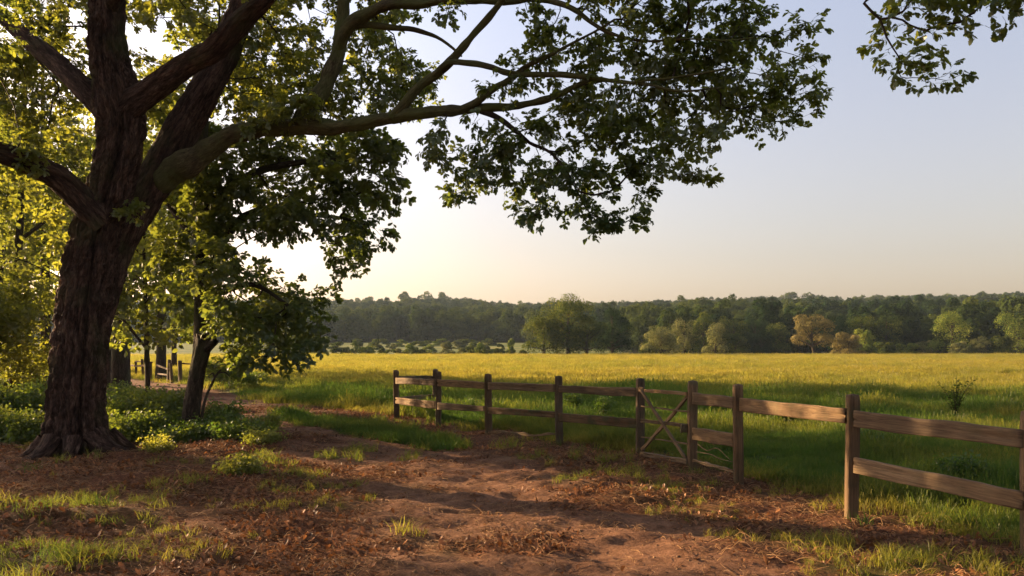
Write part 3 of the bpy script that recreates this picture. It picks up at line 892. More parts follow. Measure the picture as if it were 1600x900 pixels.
for k in range(30):
    dense.append((rng.uniform(190, 430), rng.uniform(-80, 230), rng.uniform(13.6, 16.5), 46, 34, .6, .7, .5))
for k in range(34):
    dense.append((rng.uniform(-90, 120), rng.uniform(-40, 320), rng.uniform(12.8, 15.5), 55, 38, .7, .5, .55))
for (px, py) in [(430, 90), (470, 60), (420, 140), (560, 120), (600, 150), (580, 60), (560, 160), (620, 110), (400, 170), (450, 20), (600, 10), (640, 140), (500, 130), (560, 30)]:
    dense.append((px, py, rng.uniform(12.2, 14.5), 48, 36, .6, .9, .45))
for (px, py, d) in [(30, 20, 10.5), (-60, 60, 10), (60, -30, 10.8), (250, -20, 10.5), (330, -50, 10.2), (20, 240, 10.8), (-20, 300, 10.5), (40, 215, 11), (280, 20, 11)]:
    dense.append((px, py, d, 55, 28, .5, .8, .25))
for (px, py, r_) in [(430, 170, 26), (480, 172, 30), (400, 185, 20), (445, 178, 20), (200, 338, 10), (88, 335, 14), (100, 380, 12)]:
    dense.append((px, py, 11.9, r_, r_ * .6, .25, 2.0, .85))
B += dense
for k in range(60):     # the unseen top of the crown, which shades the ground
    px = rng.uniform(-500, 900); py = rng.uniform(-620, -230)
    B.append((px, py, rng.uniform(8.5, 15.5), 95, 55, 1.0, .13, .3))
for k in range(20):
    px = rng.uniform(900, 1250); py = rng.uniform(-230, -20)
    B.append((px, py, rng.uniform(9.3, 11), 60, 45, .8, .5, .2))
tg, tt = blob_targets(B, 13.0)
limbs_all = ML + MS
X, cnt, paths, n0 = grow(limbs_all, tg, .2, .12, .12, .22, .26)
bm_ = branch_mesh('twigs', X, cnt, paths, [M['bark_dark']], .0042, .45, .05)
link('small_branches', rel(bm_, oak), oak, kind='stuff')
per_d = 12
pts, rot, sc = twig_points(X, paths, 0, per_d, .5, .3, .6, .04)
reg = sstep(700, 450, (pts[:, 0] / pts[:, 1]) * FPX + 800)
tn = tint_for(pts, .32, 1.0, .8, 3) + reg * .26
scatter('foliage', oak_twigs, pts - np.array(oak.location), rot, sc * .74, np.clip(tn, 0, 1), oak)
print('oak targets', len(tg), 'twigs', len(pts))

# ------------------------------------------------------------------ overhanging oak on the right, trunk outside the frame
rt = thing('overhanging_oak', 'leafy branch tips hanging into the top right corner against the open sky', 'tree', (8.6, 4.6, 0))
def abs_l(pts): return catmull(np.array(pts, float), .1)
r1 = abs_l([(8.6, 4.6, -.2, .5), (8.5, 4.7, 2, .4), (8.3, 4.8, 4, .34), (7.9, 5, 5.6, .24), (7.0, 5.6, 6.3, .15), (6.0, 6.4, 6.6, .10), (5.0, 7.0, 6.3, .05), (4.3, 7.2, 5.7, .025)])
r2 = abs_l([(8.4, 4.75, 3, .25), (9.2, 5.2, 5, .18), (10, 6, 7, .10), (10.5, 7, 8, .05)])
r3 = catmull(limb_px([(1420, -60, 7.1, 3), (1370, -10, 7.1, 2.4), (1350, 5, 7.1, 2.2), (1375, 30, 7.1, 1.9), (1385, 58, 7.1, 1.5), (1405, 90, 7.1, 1)]), .08)
for l in (r1, r2, r3):
    link('trunk' if l is r1 else 'branch', rel(trunk_mesh('t', [l], M['bark_dark'], [(.1, 14)], [None]), rt), rt)
rb = [(1378, 60, 7.1, 14, 10), (1388, 25, 7.1, 10, 10), (1375, 85, 7.1, 12, 10), (1395, 105, 7.1, 20, 12), (1410, 125, 7.0, 14, 8), (1440, 105, 7.0, 16, 10), (1475, 130, 6.9, 22, 10), (1450, 135, 6.9, 12, 6), (1455, 60, 7, 22, 14), (1410, 55, 7.1, 14, 10),
      (1430, 20, 7, 28, 14), (1470, 8, 7, 30, 12), (1515, 38, 6.8, 20, 12), (1560, 5, 6.6, 30, 14), (1590, 12, 6.5, 20, 12), (1440, -15, 7, 40, 18), (1530, -25, 6.8, 45, 20), (1600, -20, 6.6, 40, 25), (1680, 0, 6.4, 50, 30), (1600, -90, 6.6, 120, 40), (1760, -60, 6.2, 90, 60)]
tg2, _ = blob_targets([(b[0] + 14 * (b[0] < 1430), b[1] - 9, b[2], b[3] * .85, b[4] * .8, .16) for b in rb], 70)
X2, c2, p2, _n = grow([r1, r2, r3], tg2, .1, .12, .05, .1, .12)
link('small_branches', rel(branch_mesh('twigs', X2, c2, p2, [M['bark_dark']], .0022, .40, .010), rt), rt, kind='stuff')
pts, rot, sc = twig_points(X2, p2, 0, 3, .4, .2, .5, .05)
scatter('foliage', big_twigs, pts - np.array(rt.location), rot, sc * .62, tint_for(pts, .36, .6, 2, 5), rt)

# ------------------------------------------------------------------ other trees of the wood
def wood_tree(name, label, limbs, blobs, dens, per, var, tint, mat, ks, amp, group=None, tseed=0, step=.3, tip=.005, pen=.2, cat='tree', scl=1.0, drp=.12, mind=.3, flare=(.25, .12, 4), up=.12):
    base = limbs[0][0]
    root = thing(name, label, cat, (base[0], base[1], Hs(base[0], base[1])), group)
    for j, l in enumerate(limbs):
        link('trunk' if j == 0 else 'limb', rel(trunk_mesh('trunk', [l], mat, [(.1, ks[min(j, len(ks) - 1)])], [bark_disp(amp * (1 if j == 0 else .5), None, flare if j == 0 else None, 70 + j + tseed, .05)]), root), root)
    tg, _ = blob_targets(blobs, dens)
    X, cn, pa, _n = grow(limbs, tg, step, .12, up, pen, mind)
    link('small_branches', rel(branch_mesh('twigs', X, cn, pa, [M['bark_dark']], tip, .45, .07), root), root, kind='stuff')
    pts, rot, sc = twig_points(X, pa, 0, per, .5, .4, .6, drp)
    if tseed == 3:      # keep the broken stump in view
        kx = pts[:, 0] / pts[:, 1] * FPX + 800; ky = HZ - (pts[:, 2] - EYE) / pts[:, 1] * FPX
        kk = ~((kx > 296) & (kx < 348) & (ky > 518) & (ky < 600) & (pts[:, 1] < 14.9)); pts, rot, sc = pts[kk], rot[kk], sc[kk]
    scatter('foliage', var, pts - np.array(root.location), rot, sc * scl, tint_for(pts, tint[0], tint[1], .6, tseed), root)
    return root

# dark tree behind the broken stump, hanging towards the field
dk = 15.5
TM = [catmull(limb_px(t), .06) for t in [
    [(300, 700, dk, 15), (300, 640, dk, 13), (308, 580, dk, 12), (314, 520, dk, 12), (316, 440, dk, 13), (314, 380, dk, 14), (312, 330, dk, 12), (315, 270, dk, 10), (318, 200, dk, 8), (322, 120, dk, 6), (330, 40, dk, 3)],
    [(318, 430, dk, 9), (345, 380, dk, 8), (380, 340, dk, 7), (430, 325, dk, 6), (480, 335, dk - .3, 4), (530, 340, dk - .5, 3), (570, 350, dk - .6, 2)],
    [(317, 470, dk, 6), (350, 455, dk, 5.5), (395, 445, dk - .2, 4.5), (440, 470, dk - .4, 3), (475, 500, dk - .5, 2)],
    [(315, 340, dk, 8), (350, 300, dk, 7), (400, 270, dk, 6), (460, 255, dk, 5), (530, 250, dk, 3.5), (590, 255, dk, 2)],
    [(314, 400, dk, 6), (285, 350, dk + .3, 5), (255, 310, dk + .6, 4), (225, 280, dk + 1, 2.5)]]]
tb = [(340, 265, 50, 35), (400, 240, 50, 35), (460, 225, 50, 30), (520, 235, 45, 35), (575, 240, 38, 32), (610, 235, 20, 22), (600, 290, 30, 24), (570, 330, 36, 30), (520, 290, 50, 40), (450, 285, 50, 40), (380, 320, 50, 35),
      (530, 370, 36, 30), (575, 375, 26, 22), (545, 412, 14, 14), (470, 335, 50, 30), (420, 355, 45, 20), (340, 350, 45, 40), (350, 420, 40, 40), (400, 440, 36, 26), (440, 455, 34, 22), (480, 470, 26, 24), (498, 515, 14, 18), (460, 510, 36, 26),
      (410, 500, 50, 35), (430, 545, 36, 18), (385, 545, 40, 20), (480, 545, 14, 12), (350, 500, 40, 35), (270, 330, 45, 40), (260, 400, 40, 40), (270, 470, 35, 30), (290, 260, 45, 35), (330, 200, 50, 30), (420, 190, 45, 20), (380, 570, 24, 10), (300, 300, 40, 30), (560, 205, 40, 18), (350, 575, 18, 8)]
wood_tree('oak_tree', 'dark green oak behind the broken stump, its crown drooping right towards the field', TM, [(a, b_, dk + rng.uniform(-1.5, .8), c_, d_, .6, 1.0) for a, b_, c_, d_ in tb] + [(x_, y_, dk + 1, 60, 45, .9, .5) for x_, y_ in [(350, 100), (250, 160), (430, 120), (300, 40), (380, -10)]],
          28, 10, oak_twigs, (.36, .8), M['bark_dark'], [28, 14], .014, tseed=3, scl=1.05)

# broken stump in front of it
st_l = catmull(limb_px([(296, 700, 14.4, 16), (297, 665, 14.4, 14), (302, 620, 14.4, 12.5), (308, 580, 14.4, 12), (314, 552, 14.4, 13), (319, 536, 14.4, 15), (321, 528, 14.4, 16)]), .025)
stump = thing('broken_stump', 'broken mossy tree stump with a jagged top in front of the drooping dark oak', 'tree stump', (st_l[0][0], st_l[0][1], 0))
def stump_disp(rr, th, bc):
    o = bark_disp(.018, None, (.25, .12, 4), 91, .06)(rr, th, bc)
    return o
v, f, bc = tube(st_l[:, :3], st_l[:, 3], 48, stump_disp)
v[-48:, 2] += (vnoise(np.arange(48) * .45, np.zeros(48), 0, 3) - .4) * .22
nv = len(v); top = v[-48:].mean(0) - (0, 0, .07)
v = np.vstack([v, top]); bc = np.vstack([bc, bc[-1] * (0, 0, 1)])
cap = [(nv - 48 + j, nv - 48 + (j + 1) % 48, nv) for j in range(48)]
link('trunk', rel(mesh_from('stump', v, [f, np.array(cap, np.int32)], [M['bark_dark']], True, {'bc': ('FLOAT_VECTOR', bc)}), stump), stump)
sn = catmull(limb_px([(318, 548, 14.4, 9), (330, 538, 14.3, 7), (337, 533, 14.2, 5.5)]), .04)
link('snag', rel(trunk_mesh('snag', [sn], M['bark_dark'], [(.1, 14)], [bark_disp(.008, None, None, 5)]), stump), stump)
# dead leaning branch beside it
db = thing('dead_branch', 'dead forked branch leaning upright beside the broken stump', 'branch', tuple(P(313, 690, 14)[:2]) + (0,))
for l in ([(313, 672, 14, 2.6), (317, 640, 14, 2.5), (322, 620, 14, 2.2), (331, 600, 14, 2.0), (338, 586, 14, 1.8), (345, 578, 14, 1.4)], [(335, 590, 14, 1.5), (333, 583, 14, 1.2), (328, 586, 14, .9)], [(340, 583, 14, 1.3), (352, 582, 14, 1.0), (362, 592, 14, .7)]):
    link('branch', rel(trunk_mesh('b', [catmull(limb_px(l), .04)], M['bark_dark'], [(.1, 8)], [None]), db), db)

# woodland trees along the lane: (label, base px, depth, trunk r px at mid, top py, crown blobs...)
def simple_tree(label, px, d, rpx, lean, crown, tint, dens, group=None, top=-80, seed=0, mat='bark_dark', var=None, forks=3, per=2, scl=1.4, base_py=None):
    by = base_py if base_py else HZ + EYE * FPX / d
    t = limb_px([(px, by + 6, d, rpx * 1.25), (px + lean * .1, by - 30, d, rpx), (px + lean * .3, by - (by - top) * .3, d, rpx * .85), (px + lean * .6, by - (by - top) * .6, d, rpx * .6), (px + lean, top, d, rpx * .25)])
    t = catmull(t, .12)
    ls = [t]
    rs = np.random.default_rng(seed)
    for k in range(forks):
        i = int(len(t) * (.28 + .5 * k / forks)); a = t[i]
        ang = rs.uniform(0, 2 * pi); ln = (2.2 + rs.random() * 2.5) * d / 30 * 1.2
        sg = 1 if k % 2 else -1
        pts = [(a[0], a[1], a[2], a[3] * .6), (a[0] + sg * ln * .35, a[1] + rs.uniform(-.5, .5), a[2] + ln * .35, a[3] * .45), (a[0] + sg * ln * .75, a[1] + rs.uniform(-.8, .8), a[2] + ln * .6, a[3] * .3), (a[0] + sg * ln * 1.1, a[1], a[2] + ln * .7, a[3] * .15)]
        ls.append(catmull(np.array(pts), .15))
    return wood_tree('woodland_tree', label, ls, crown, dens, per, var or sprays, tint, M[mat], [22, 10], .02, group=group, tseed=seed, step=.35, tip=.006, scl=scl)

def crown(n, x0, x1, y0, y1, d, rx, ry, rz=1.2, w=1.0, dj=2.0):
    return [(rng.uniform(x0, x1), rng.uniform(y0, y1), d + rng.uniform(-dj, dj), rx * rng.uniform(.7, 1.2), ry * rng.uniform(.7, 1.2), rz, w) for _ in range(n)]

simple_tree('pale sunlit trunk at the bend of the track, right of the big oak trunk', 190, 30, 14, -8, crown(34, 60, 330, 120, 430, 30, 36, 26), (.5, .7), 9, top=60, seed=1)
simple_tree('slender trunk beside the old rail fence, between the big oak and the broken stump', 251, 41, 7.5, 6, crown(26, 190, 310, 280, 500, 41, 26, 20) + crown(20, 170, 330, 150, 330, 41, 30, 24), (.5, .7), 11, top=150, seed=2)
simple_tree('dark trunk just left of the big oak trunk', 72, 24, 9, -6, crown(34, -60, 170, 150, 420, 24, 40, 28), (.45, .7), 8, top=80, seed=3)
simple_tree('leaning dark woodland tree near the left edge of the picture', 18, 21, 8, 26, crown(34, -160, 90, 120, 470, 21, 42, 30), (.45, .8), 8, top=40, seed=4)
simple_tree('thin golden leaved tree among the wood at the far left', 45, 33, 5, -10, crown(30, -60, 110, 330, 540, 33, 26, 20), (.6, .7), 11, top=200, seed=5)
simple_tree('small dark tree beyond the old rail fence', 272, 62, 4, 2, crown(14, 245, 300, 440, 530, 62, 14, 12) + crown(14, 220, 330, 330, 470, 62, 20, 16), (.35, .5), 22, top=330, seed=6)
simple_tree('low spreading tree left of the stump, with golden backlit leaves', 232, 20, 5, -10, crown(26, 170, 300, 300, 520, 20, 34, 22, .8, 1, 1.2), (.5, .8), 8, top=250, seed=7)

# tall trees added to the wood, mostly out of view, to shade track and grass
def generic_tree(seed, height=13.0, rad=4.0, low=.32):
    rs = np.random.default_rng(seed)
    t = catmull([(0, 0, -.3, .42), (.1, 0, .6, .33), (.2, .1, height * .35, .27), (.1, .2, height * .65, .17), (0, .1, height * .92, .06)], .15)
    ls = [t]
    for k in range(5):
        i = int(len(t) * (low + .1 * k)); a = t[i]; an = rs.uniform(0, 6.28); ln = rad * .75
        ls.append(catmull([(a[0], a[1], a[2], a[3] * .6), (a[0] + cos(an) * ln * .4, a[1] + sin(an) * ln * .4, a[2] + ln * .35, a[3] * .4), (a[0] + cos(an) * ln, a[1] + sin(an) * ln, a[2] + ln * .6, a[3] * .2)], .2))
    tg = []
    for k in range(14):
        u = rs.normal(0, 1, 3); u /= np.linalg.norm(u); u *= rs.random() ** .33
        c_ = np.array([u[0] * rad * .85, u[1] * rad * .85, height * .66 + u[2] * height * .30])
        for j in range(9):
            tg.append(c_ + rs.normal(0, .42, 3) * (1.1, 1.1, .7))
    X, cn, pa, _n = grow(ls, np.array(tg), .4, .12, .12, .2, .3)
    root = thing('woodland_tree', 'tall leafy tree added to the wood, mostly out of view, to shade the track', 'tree', (0, 0, 0), 'tall trees added to the wood for shade')
    for j, l in enumerate(ls):
        link('trunk' if j == 0 else 'limb', trunk_mesh('trunk', [l], M['bark_dark'], [(.1, 18 if j == 0 else 10)], [bark_disp(.02 if j == 0 else .01, None, (.3, .2, 5) if j == 0 else None, seed, .05)]), root)
    link('small_branches', branch_mesh('twigs', X, cn, pa, [M['bark_dark']], .006, .45, .08), root, kind='stuff')
    pts, rot, sc = twig_points(X, pa, 0, 3, .4, .5, .6, .1)
    scatter('foliage', sprays, pts, rot, sc * 1.5, tint_for(pts, .45, .7, .6, seed), root)
    return root
ga = generic_tree(201); gb = generic_tree(202, 14.5, 4.6, .36)
spots = [(-39, 41), (-28, 41), (-40, 53), (-41, 62), (-17.5, 33.0), (-23, 44.5), (-29, 52), (-40.5, 26.5), (-35, 16.5)]
first = {0: ga, 1: gb}
for k, (x, y) in enumerate(spots):
    src = (ga, gb)[k % 2]
    o = src if k < 2 else copy_tree(src)
    o.location = (x, y, Hs(x, y)); o.rotation_euler = (0, 0, rng.uniform(0, 6.28)); s_ = rng.uniform(.88, 1.12); o.scale = (s_, s_, s_)
    px_ = 800 + x / y * FPX
    if px_ > 60:
        o['label'] = {4: 'leafy tree just beyond the bend of the track, left of the pale trunk', 5: 'tree behind the old rail fence where the track bends', 6: 'farther tree behind the pale trunk at the bend'}.get(k, o['label'])
        if k in (4, 5, 6): del o['group']

# ------------------------------------------------------------------ undergrowth
def shrub(name, label, cat, blobs, n, var, tint, seed=0, group=None, stems=6, scl=1.0, up=.6):
    b0 = blobs[0]; c0 = P(b0[0], b0[1], b0[2]); root = thing(name, label, cat, (c0[0], c0[1], Hs(c0[0], c0[1])), group)
    ps = []; tot = sum(b[3] * b[4] for b in blobs)
    for (px, py, d, rx, ry, rz) in blobs:
        k = int(n * 1.3 * rx * ry / tot); s = d / FPX
        u = rng.normal(0, 1, (k, 3)); u /= np.linalg.norm(u, axis=1)[:, None]; u *= rng.random(k)[:, None] ** .4
        u[:, 2] *= np.where(rng.random(k) < .12, 1.75, 1.0) * np.where(u[:, 2] > 0, 1, .9); u[:, 0] *= 1 + .35 * rng.random(k)
        ps.append(P(px, py, d) + u * (rx * s, rz, ry * s))
    ps = np.concatenate(ps); g = H(ps[:, 0], ps[:, 1]); ps[:, 2] = np.maximum(ps[:, 2], g + .04)
    k = len(ps)
    rot = np.stack([rng.normal(0, .5, k), -rng.uniform(-.2, up + .4, k), rng.uniform(-pi, pi, k)], -1)
    scatter('foliage', var, ps - np.array(root.location), rot, scl * .76 * rng.uniform(.6, 1.3, k), tint_for(ps, tint[0], tint[1], 2.0, seed), root)
    mb = MB()
    for q in ps[rng.integers(0, k, stems * len(blobs))]:
        gz_ = Hs(q[0], q[1]); bx = q[0] + rng.uniform(-.15, .15); by = q[1] + rng.uniform(-.15, .15)
        stick(mb, [np.array([bx, by, gz_ - .02]), np.array([(bx + q[0]) / 2 + rng.uniform(-.05, .05), (by + q[1]) / 2, (gz_ + q[2]) / 2 + .05]), q, q + (rng.uniform(-.1, .1), rng.uniform(-.1, .1), rng.uniform(.05, .25))], .006, .002, 4)
    me = mb.mesh('stems', [M['straw']])
    link('stems', rel(me, root), root, kind='stuff')
    return root
shrub('bramble_bush', 'bright green bramble thicket between the big oak and the broken stump', 'bush', [(205, 648, 15, 40, 26, .6), (245, 655, 15, 34, 24, .5), (215, 678, 13.8, 34, 20, .5), (262, 640, 15.5, 22, 18, .4), (270, 675, 14.6, 24, 18, .4), (190, 620, 16.5, 16, 10, .5)], 900, fern_sprays, (.36, .9), 11)
shrub('bramble_bush', 'dark green undergrowth left of the big oak at the picture edge', 'bush', [(20, 640, 16, 55, 28, .8), (-60, 640, 16, 60, 32, .8), (40, 680, 13.6, 30, 20, .4), (-20, 675, 13.8, 50, 24, .5)], 1000, fern_sprays, (.30, .8), 12)
shrub('undergrowth_bush', 'dark tangled low bush at the foot of the broken stump', 'bush', [(340, 680, 14.3, 34, 22, .5), (300, 695, 13.6, 28, 14, .3), (375, 690, 13.6, 30, 16, .4), (345, 655, 14.8, 22, 14, .3), (270, 705, 13.2, 22, 10, .2)], 620, fern_sprays, (.22, .7), 13, scl=.85)
shrub('undergrowth_bush', 'wispy bush with pale stalks right of the stump beside the track', 'bush', [(400, 672, 14.3, 26, 14, .3), (410, 700, 12.9, 22, 12, .3), (425, 660, 14.5, 8, 10, .1)], 240, fine_sprays, (.6, .9), 14, stems=14)
shrub('green_weed', 'bright green weed growing alone in the leaf litter before the dark bush', 'weed', [(380, 752, 9.9, 20, 16, .2), (388, 738, 9.9, 9, 14, .1), (372, 765, 9.8, 18, 7, .15)], 90, fine_sprays, (.75, .6), 15, stems=5)
shrub('twiggy_weed', 'small sunlit weed at the root of the big oak', 'weed', [(250, 712, 12, 14, 7, .2), (240, 703, 12.3, 8, 7, .1)], 50, fine_sprays, (.85, .4), 16, stems=4)
shrub('bramble_bush', 'low sunlit bush beside the dead sticks beyond the stump', 'bush', [(355, 585, 30, 20, 9, .8), (395, 592, 31, 18, 6, .8), (330, 578, 32, 12, 9, .6)], 260, fern_sprays, (.25, .6), 17)
shrub('bramble_bush', 'sunlit golden undergrowth among the woodland trees at the left edge', 'bush', [(30, 600, 24, 50, 16, 1.2), (-60, 590, 25, 50, 22, 1.2), (85, 600, 26, 14, 8, .8)], 500, fern_sprays, (.6, .8), 18, scl=1.2)
for (px, py, d, r_, lb) in [(895, 628, 19, 7, 'dark thistle clump standing behind the middle of the fence'), (945, 634, 18, 7, 'dark upright dock stalk behind the fence, right of the thistle clump'), (738, 640, 19.5, 7, 'small dark weed behind the second bay of the fence'),
                         (1225, 655, 17, 16, 'dark green nettle patch under the fence rail between the two right posts'), (1355, 690, 12.5, 10, 'dark weed between the rails of the nearest fence bay'), (1500, 740, 9.5, 24, 'dark green weed patch behind the lowest sunlit rail')]:
    shrub('field_weed', lb, 'weed', [(px, py, d, r_, max(10, r_ * .55) if r_ > 10 else 14, .2)], 70 if r_ < 12 else 130, fine_sprays, (.05, .3), int(px), stems=3)
shrub('understory_sapling', 'golden leaved saplings filling the wood at the left edge, left of the big oak', 'sapling', [(5, 520, 19, 46, 46, 1.0), (48, 470, 21, 34, 40, 1.0), (-60, 500, 19, 60, 70, 1.2), (30, 575, 20, 46, 22, 1.0), (88, 560, 27, 10, 30, .8)], 330, sprays, (.6, .8), 19, scl=1.15, stems=5)
# sapling in the field
sp = P(1493, 658, 17.8)
sap = thing('sapling', 'small dark leafy sapling standing alone in the grass behind the right fence rail', 'sapling', (sp[0], sp[1], Hs(sp[0], sp[1])))
mb = MB(); mb2 = MB()
for k in range(20):
    an = rng.uniform(0, 6.28); ln = rng.uniform(.45, 1.08); sprd = rng.uniform(.08, .40)
    pts = [np.array([cos(an) * sprd * t * t, sin(an) * sprd * t * t, ln * t]) for t in (0, .3, .6, .85, 1)]
    stick(mb, pts, .008, .003, 4)
    for t in np.linspace(.1, 1, 19):
        p = np.array([cos(an) * sprd * t * t, sin(an) * sprd * t * t, ln * t])
        v, f = leaf_geo(OVAL_U, OVAL_W, rng.uniform(.055, .10), .2, .3)
        mb2.add(v @ rotm(rng.uniform(-.5, .5), rng.uniform(-.8, .3), rng.uniform(-pi, pi)).T + p, f)
link('stem', mb.mesh('stem', [M['bark_dark']]), sap)
lf = mb2.mesh('leaves', [M['far_bright']]); link('foliage', lf, sap, kind='stuff')

# ------------------------------------------------------------------ fence
def with_bc(v, f, bc, name, mat):
    return mesh_from(name, v, f, [mat], False, {'bc': ('FLOAT_VECTOR', bc)})

def beam(name, a, b, ha, hb, th, mat, seed=0, wav=.008, split=True, segs=26):
    """a,b : centre ends (3), ha/hb heights"""
    a = np.array(a, float); b = np.array(b, float); L_ = np.linalg.norm(b - a)
    d = (b - a) / L_; nrm = np.cross(d, (0, 0, 1.0)); nrm /= np.linalg.norm(nrm); up = np.cross(nrm, d)
    rows = [.5, .46, .30, .12, -.02, -.2, -.38, -.46, -.5]
    n = max(4, int(segs)); V = []; BC = []
    srow = 3 + seed % 3
    for i in range(n + 1):
        t = i / n; h = ha + (hb - ha) * t
        c = a + (b - a) * t
        wt = (vnoise(t * 9 + seed, 0., 0, 1) - .5) * 2 * wav; wb = (vnoise(t * 7 + seed + 9, 0., 0, 2) - .5) * 2 * wav
        w3 = (vnoise(t * 3 + seed, 0., 0, 7) - .5) * wav * 2
        ring = []
        for j, r_ in enumerate(rows):
            z = r_ * h + (wt if r_ > .4 else (wb if r_ < -.4 else (vnoise(t * 12 + j, float(seed), 0, 3) - .5) * wav))
            y = -th / 2 + (.006 if abs(r_) == .5 else 0)
            if split and j == srow:
                y += .016 * max(0, vnoise(t * 8 + seed * 3.1, 0., 0, 4) - .42) * 3
            ring.append((y, z))
        for r_ in (-.5, -.46, 0, .46, .5):
            z = r_ * h + (wt if r_ > .4 else (wb if r_ < -.4 else 0)); ring.append((th / 2 - (.006 if abs(r_) == .5 else 0), z))
        for (y, z) in ring:
            V.append(c + nrm * (-y) + up * z + np.array([0, 0, w3])); BC.append((t * L_, y, z))
    k = len(rows) + 5; F = []
    for i in range(n):
        for j in range(k):
            F.append((i * k + j, i * k + (j + 1) % k, (i + 1) * k + (j + 1) % k, (i + 1) * k + j))
    V = [np.asarray(v, float).reshape(3) for v in V]
    for e, flip in ((0, 0), (n, 1)):
        base = e * k; cidx = len(V); V.append(np.mean(V[base:base + k], 0)); BC.append(BC[base])
        for j in range(k):
            F.append((base + j, base + (j + 1) % k, cidx) if flip else (base + (j + 1) % k, base + j, cidx))
    return with_bc(np.array(V), F, np.array([[float(q) for q in r_] for r_ in BC]), name, mat)

def post_mesh(name, w, h, mat, seed=0, top=.012, rnd=.2):
    """square post with worn edges and slightly uneven faces, foot 0.25 m in the ground"""
    nz = 22; k = 20; V = []; BC = []
    for i in range(nz + 1):
        z = -.25 + (h + .25) * i / nz
        for j in range(k):
            th = 2 * pi * (j + .5) / k; c_, s_ = cos(th), sin(th)
            p = (abs(c_) ** 8 + abs(s_) ** 8) ** (-1 / 8.0)
            r_ = w / 2 * p * (1 + .05 * (float(vnoise(c_ * 2 + 5, s_ * 2 + 5, z * 3.0, seed)) - .5))
            r_ -= .007 * max(0, float(vnoise(j * .9, z * 2.2, 0, seed + 4)) - .62) * 5
            if i == nz: r_ *= .93
            x = r_ * c_ + .012 * (float(vnoise(z * 1.2, 0., 0, seed + 1)) - .5); y = r_ * s_
            V.append((x, y, z - (0 if i < nz else -.004 + .02 * float(vnoise(x * 20, y * 20, 0, seed))))); BC.append((z, x, y))
    F = []
    for i in range(nz):
        for j in range(k):
            F.append((i * k + j, i * k + (j + 1) % k, (i + 1) * k + (j + 1) % k, (i + 1) * k + j))
    V.append((0, 0, h + .012)); BC.append((h, 0, 0)); c = len(V) - 1
    for j in range(k): F.append((nz * k + j, nz * k + (j + 1) % k, c))
    return with_bc(np.array(V), F, np.array(BC), name, mat)

def gpt(px, d): return (px - 800) / FPX * d, d
POSTS = {  # key: (px, d, width, top row)
    'a': (620, 18.5, .135, 578.5), 'z': (680.5, 20.6, .14, 577), 'b': (685, 16.6, .125, 581), 'c': (763.5, 15.3, .145, 584.5), 'd': (873.5, 13.6, .135, 588), 'e': (1000.5, 12.2, .13, 591.5),
    'f': (1081, 10.7, .13, 595.5), 'g': (1154, 9.7, .118, 601), 'h': (1330, 7.9, .118, 617), 'i': (1611, 6.2, .118, 642), 'j': (2100, 4.55, .12, 690)}
def place_post(k, parent, lab=None):
    px, d, w, ty = POSTS[k]; x, y = gpt(px, d); g = Hs(x, y)
    h = EYE - (ty - HZ) / FPX * d - g
    o = link('post', post_mesh('post', w, h, M['post'], ord(k)), parent, lab, loc=(x - parent.location[0], y - parent.location[1], g - parent.location[2]))
    o.rotation_euler = (rng.uniform(-.012, .012), rng.uniform(-.015, .015), rng.uniform(-.08, .08))
    return o
def rail(parent, k0, k1, l, r, mat='rail', th=.042, name='rail', seed=None, lab=None, off=0.0, x0=None, x1=None, wav=.0045, dd=0.0):
    """l, r: (top row, bottom row) at the left and the right end"""
    p0, p1 = POSTS[k0], POSTS[k1]
    ax, ay = gpt(p0[0], p0[1]); bx, by = gpt(p1[0], p1[1])
    A = np.array([ax + .0, ay - p0[2] / 2 - th / 2 - .004, 0]); Bp = np.array([bx - p1[2] / 2 + .01, by + .01, 0])
    A[1] += dd; Bp[1] += dd
    if x0 is not None: A[0] = (x0 - 800) / FPX * A[1]
    za = [EYE - (q - HZ) / FPX * A[1] for q in l]; zb = [EYE - (q - HZ) / FPX * Bp[1] for q in r]
    A[2] = sum(za) / 2; Bp[2] = sum(zb) / 2
    off_ = np.array(parent.location)
    return link(name, beam(name, A - off_, Bp - off_, za[0] - za[1], zb[0] - zb[1], th, M[mat], seed if seed is not None else int(rng.integers(1, 99)), wav), parent, lab)

x_, y_ = gpt(763, 15.3)
fence_left = thing('post_and_rail_fence', 'long weathered wooden fence running left from the gate to the corner pen', 'fence', (x_, y_, 0))
for k in 'abcde': place_post(k, fence_left)
rail(fence_left, 'a', 'b', (590, 599.5), (592.5, 602.5)); rail(fence_left, 'b', 'c', (592.5, 603.5), (597, 607.5)); rail(fence_left, 'c', 'd', (597, 608.5), (600.5, 612.5)); rail(fence_left, 'd', 'e', (602.5, 613), (606, 620.5))
rail(fence_left, 'a', 'b', (621, 631), (627, 639)); rail(fence_left, 'b', 'c', (629, 640), (635, 643), seed=5); rail(fence_left, 'c', 'd', (635.5, 646.5), (643.5, 653), 'rail_moss', lab='mossy warped rail'); rail(fence_left, 'd', 'e', (645, 658), (654, 669), 'rail_moss', lab='green mossy rail')
rail(fence_left, 'c', 'd', (674, 677), (678.5, 681), th=.02, name='ground_pole', wav=.02)
pen = thing('pen_fence', 'dark short fence run turning back from the left corner post into the field', 'fence', (*gpt(680.5, 20.6), 0))
place_post('z', pen)
rail(pen, 'a', 'z', (587.5, 591.5), (587, 592.5), 'rail_moss', dd=.14); rail(pen, 'a', 'z', (620, 624.5), (616, 623.5), 'rail_moss', dd=.14); rail(pen, 'a', 'z', (650, 654.5), (645.5, 652), 'rail_moss', dd=.14)
fence_right = thing('post_and_rail_fence', 'nearest wooden fence with broad sunlit rails, running from the gate out of the picture', 'fence', (*gpt(1330, 7.9), 0))
for k in 'fghij': place_post(k, fence_right)
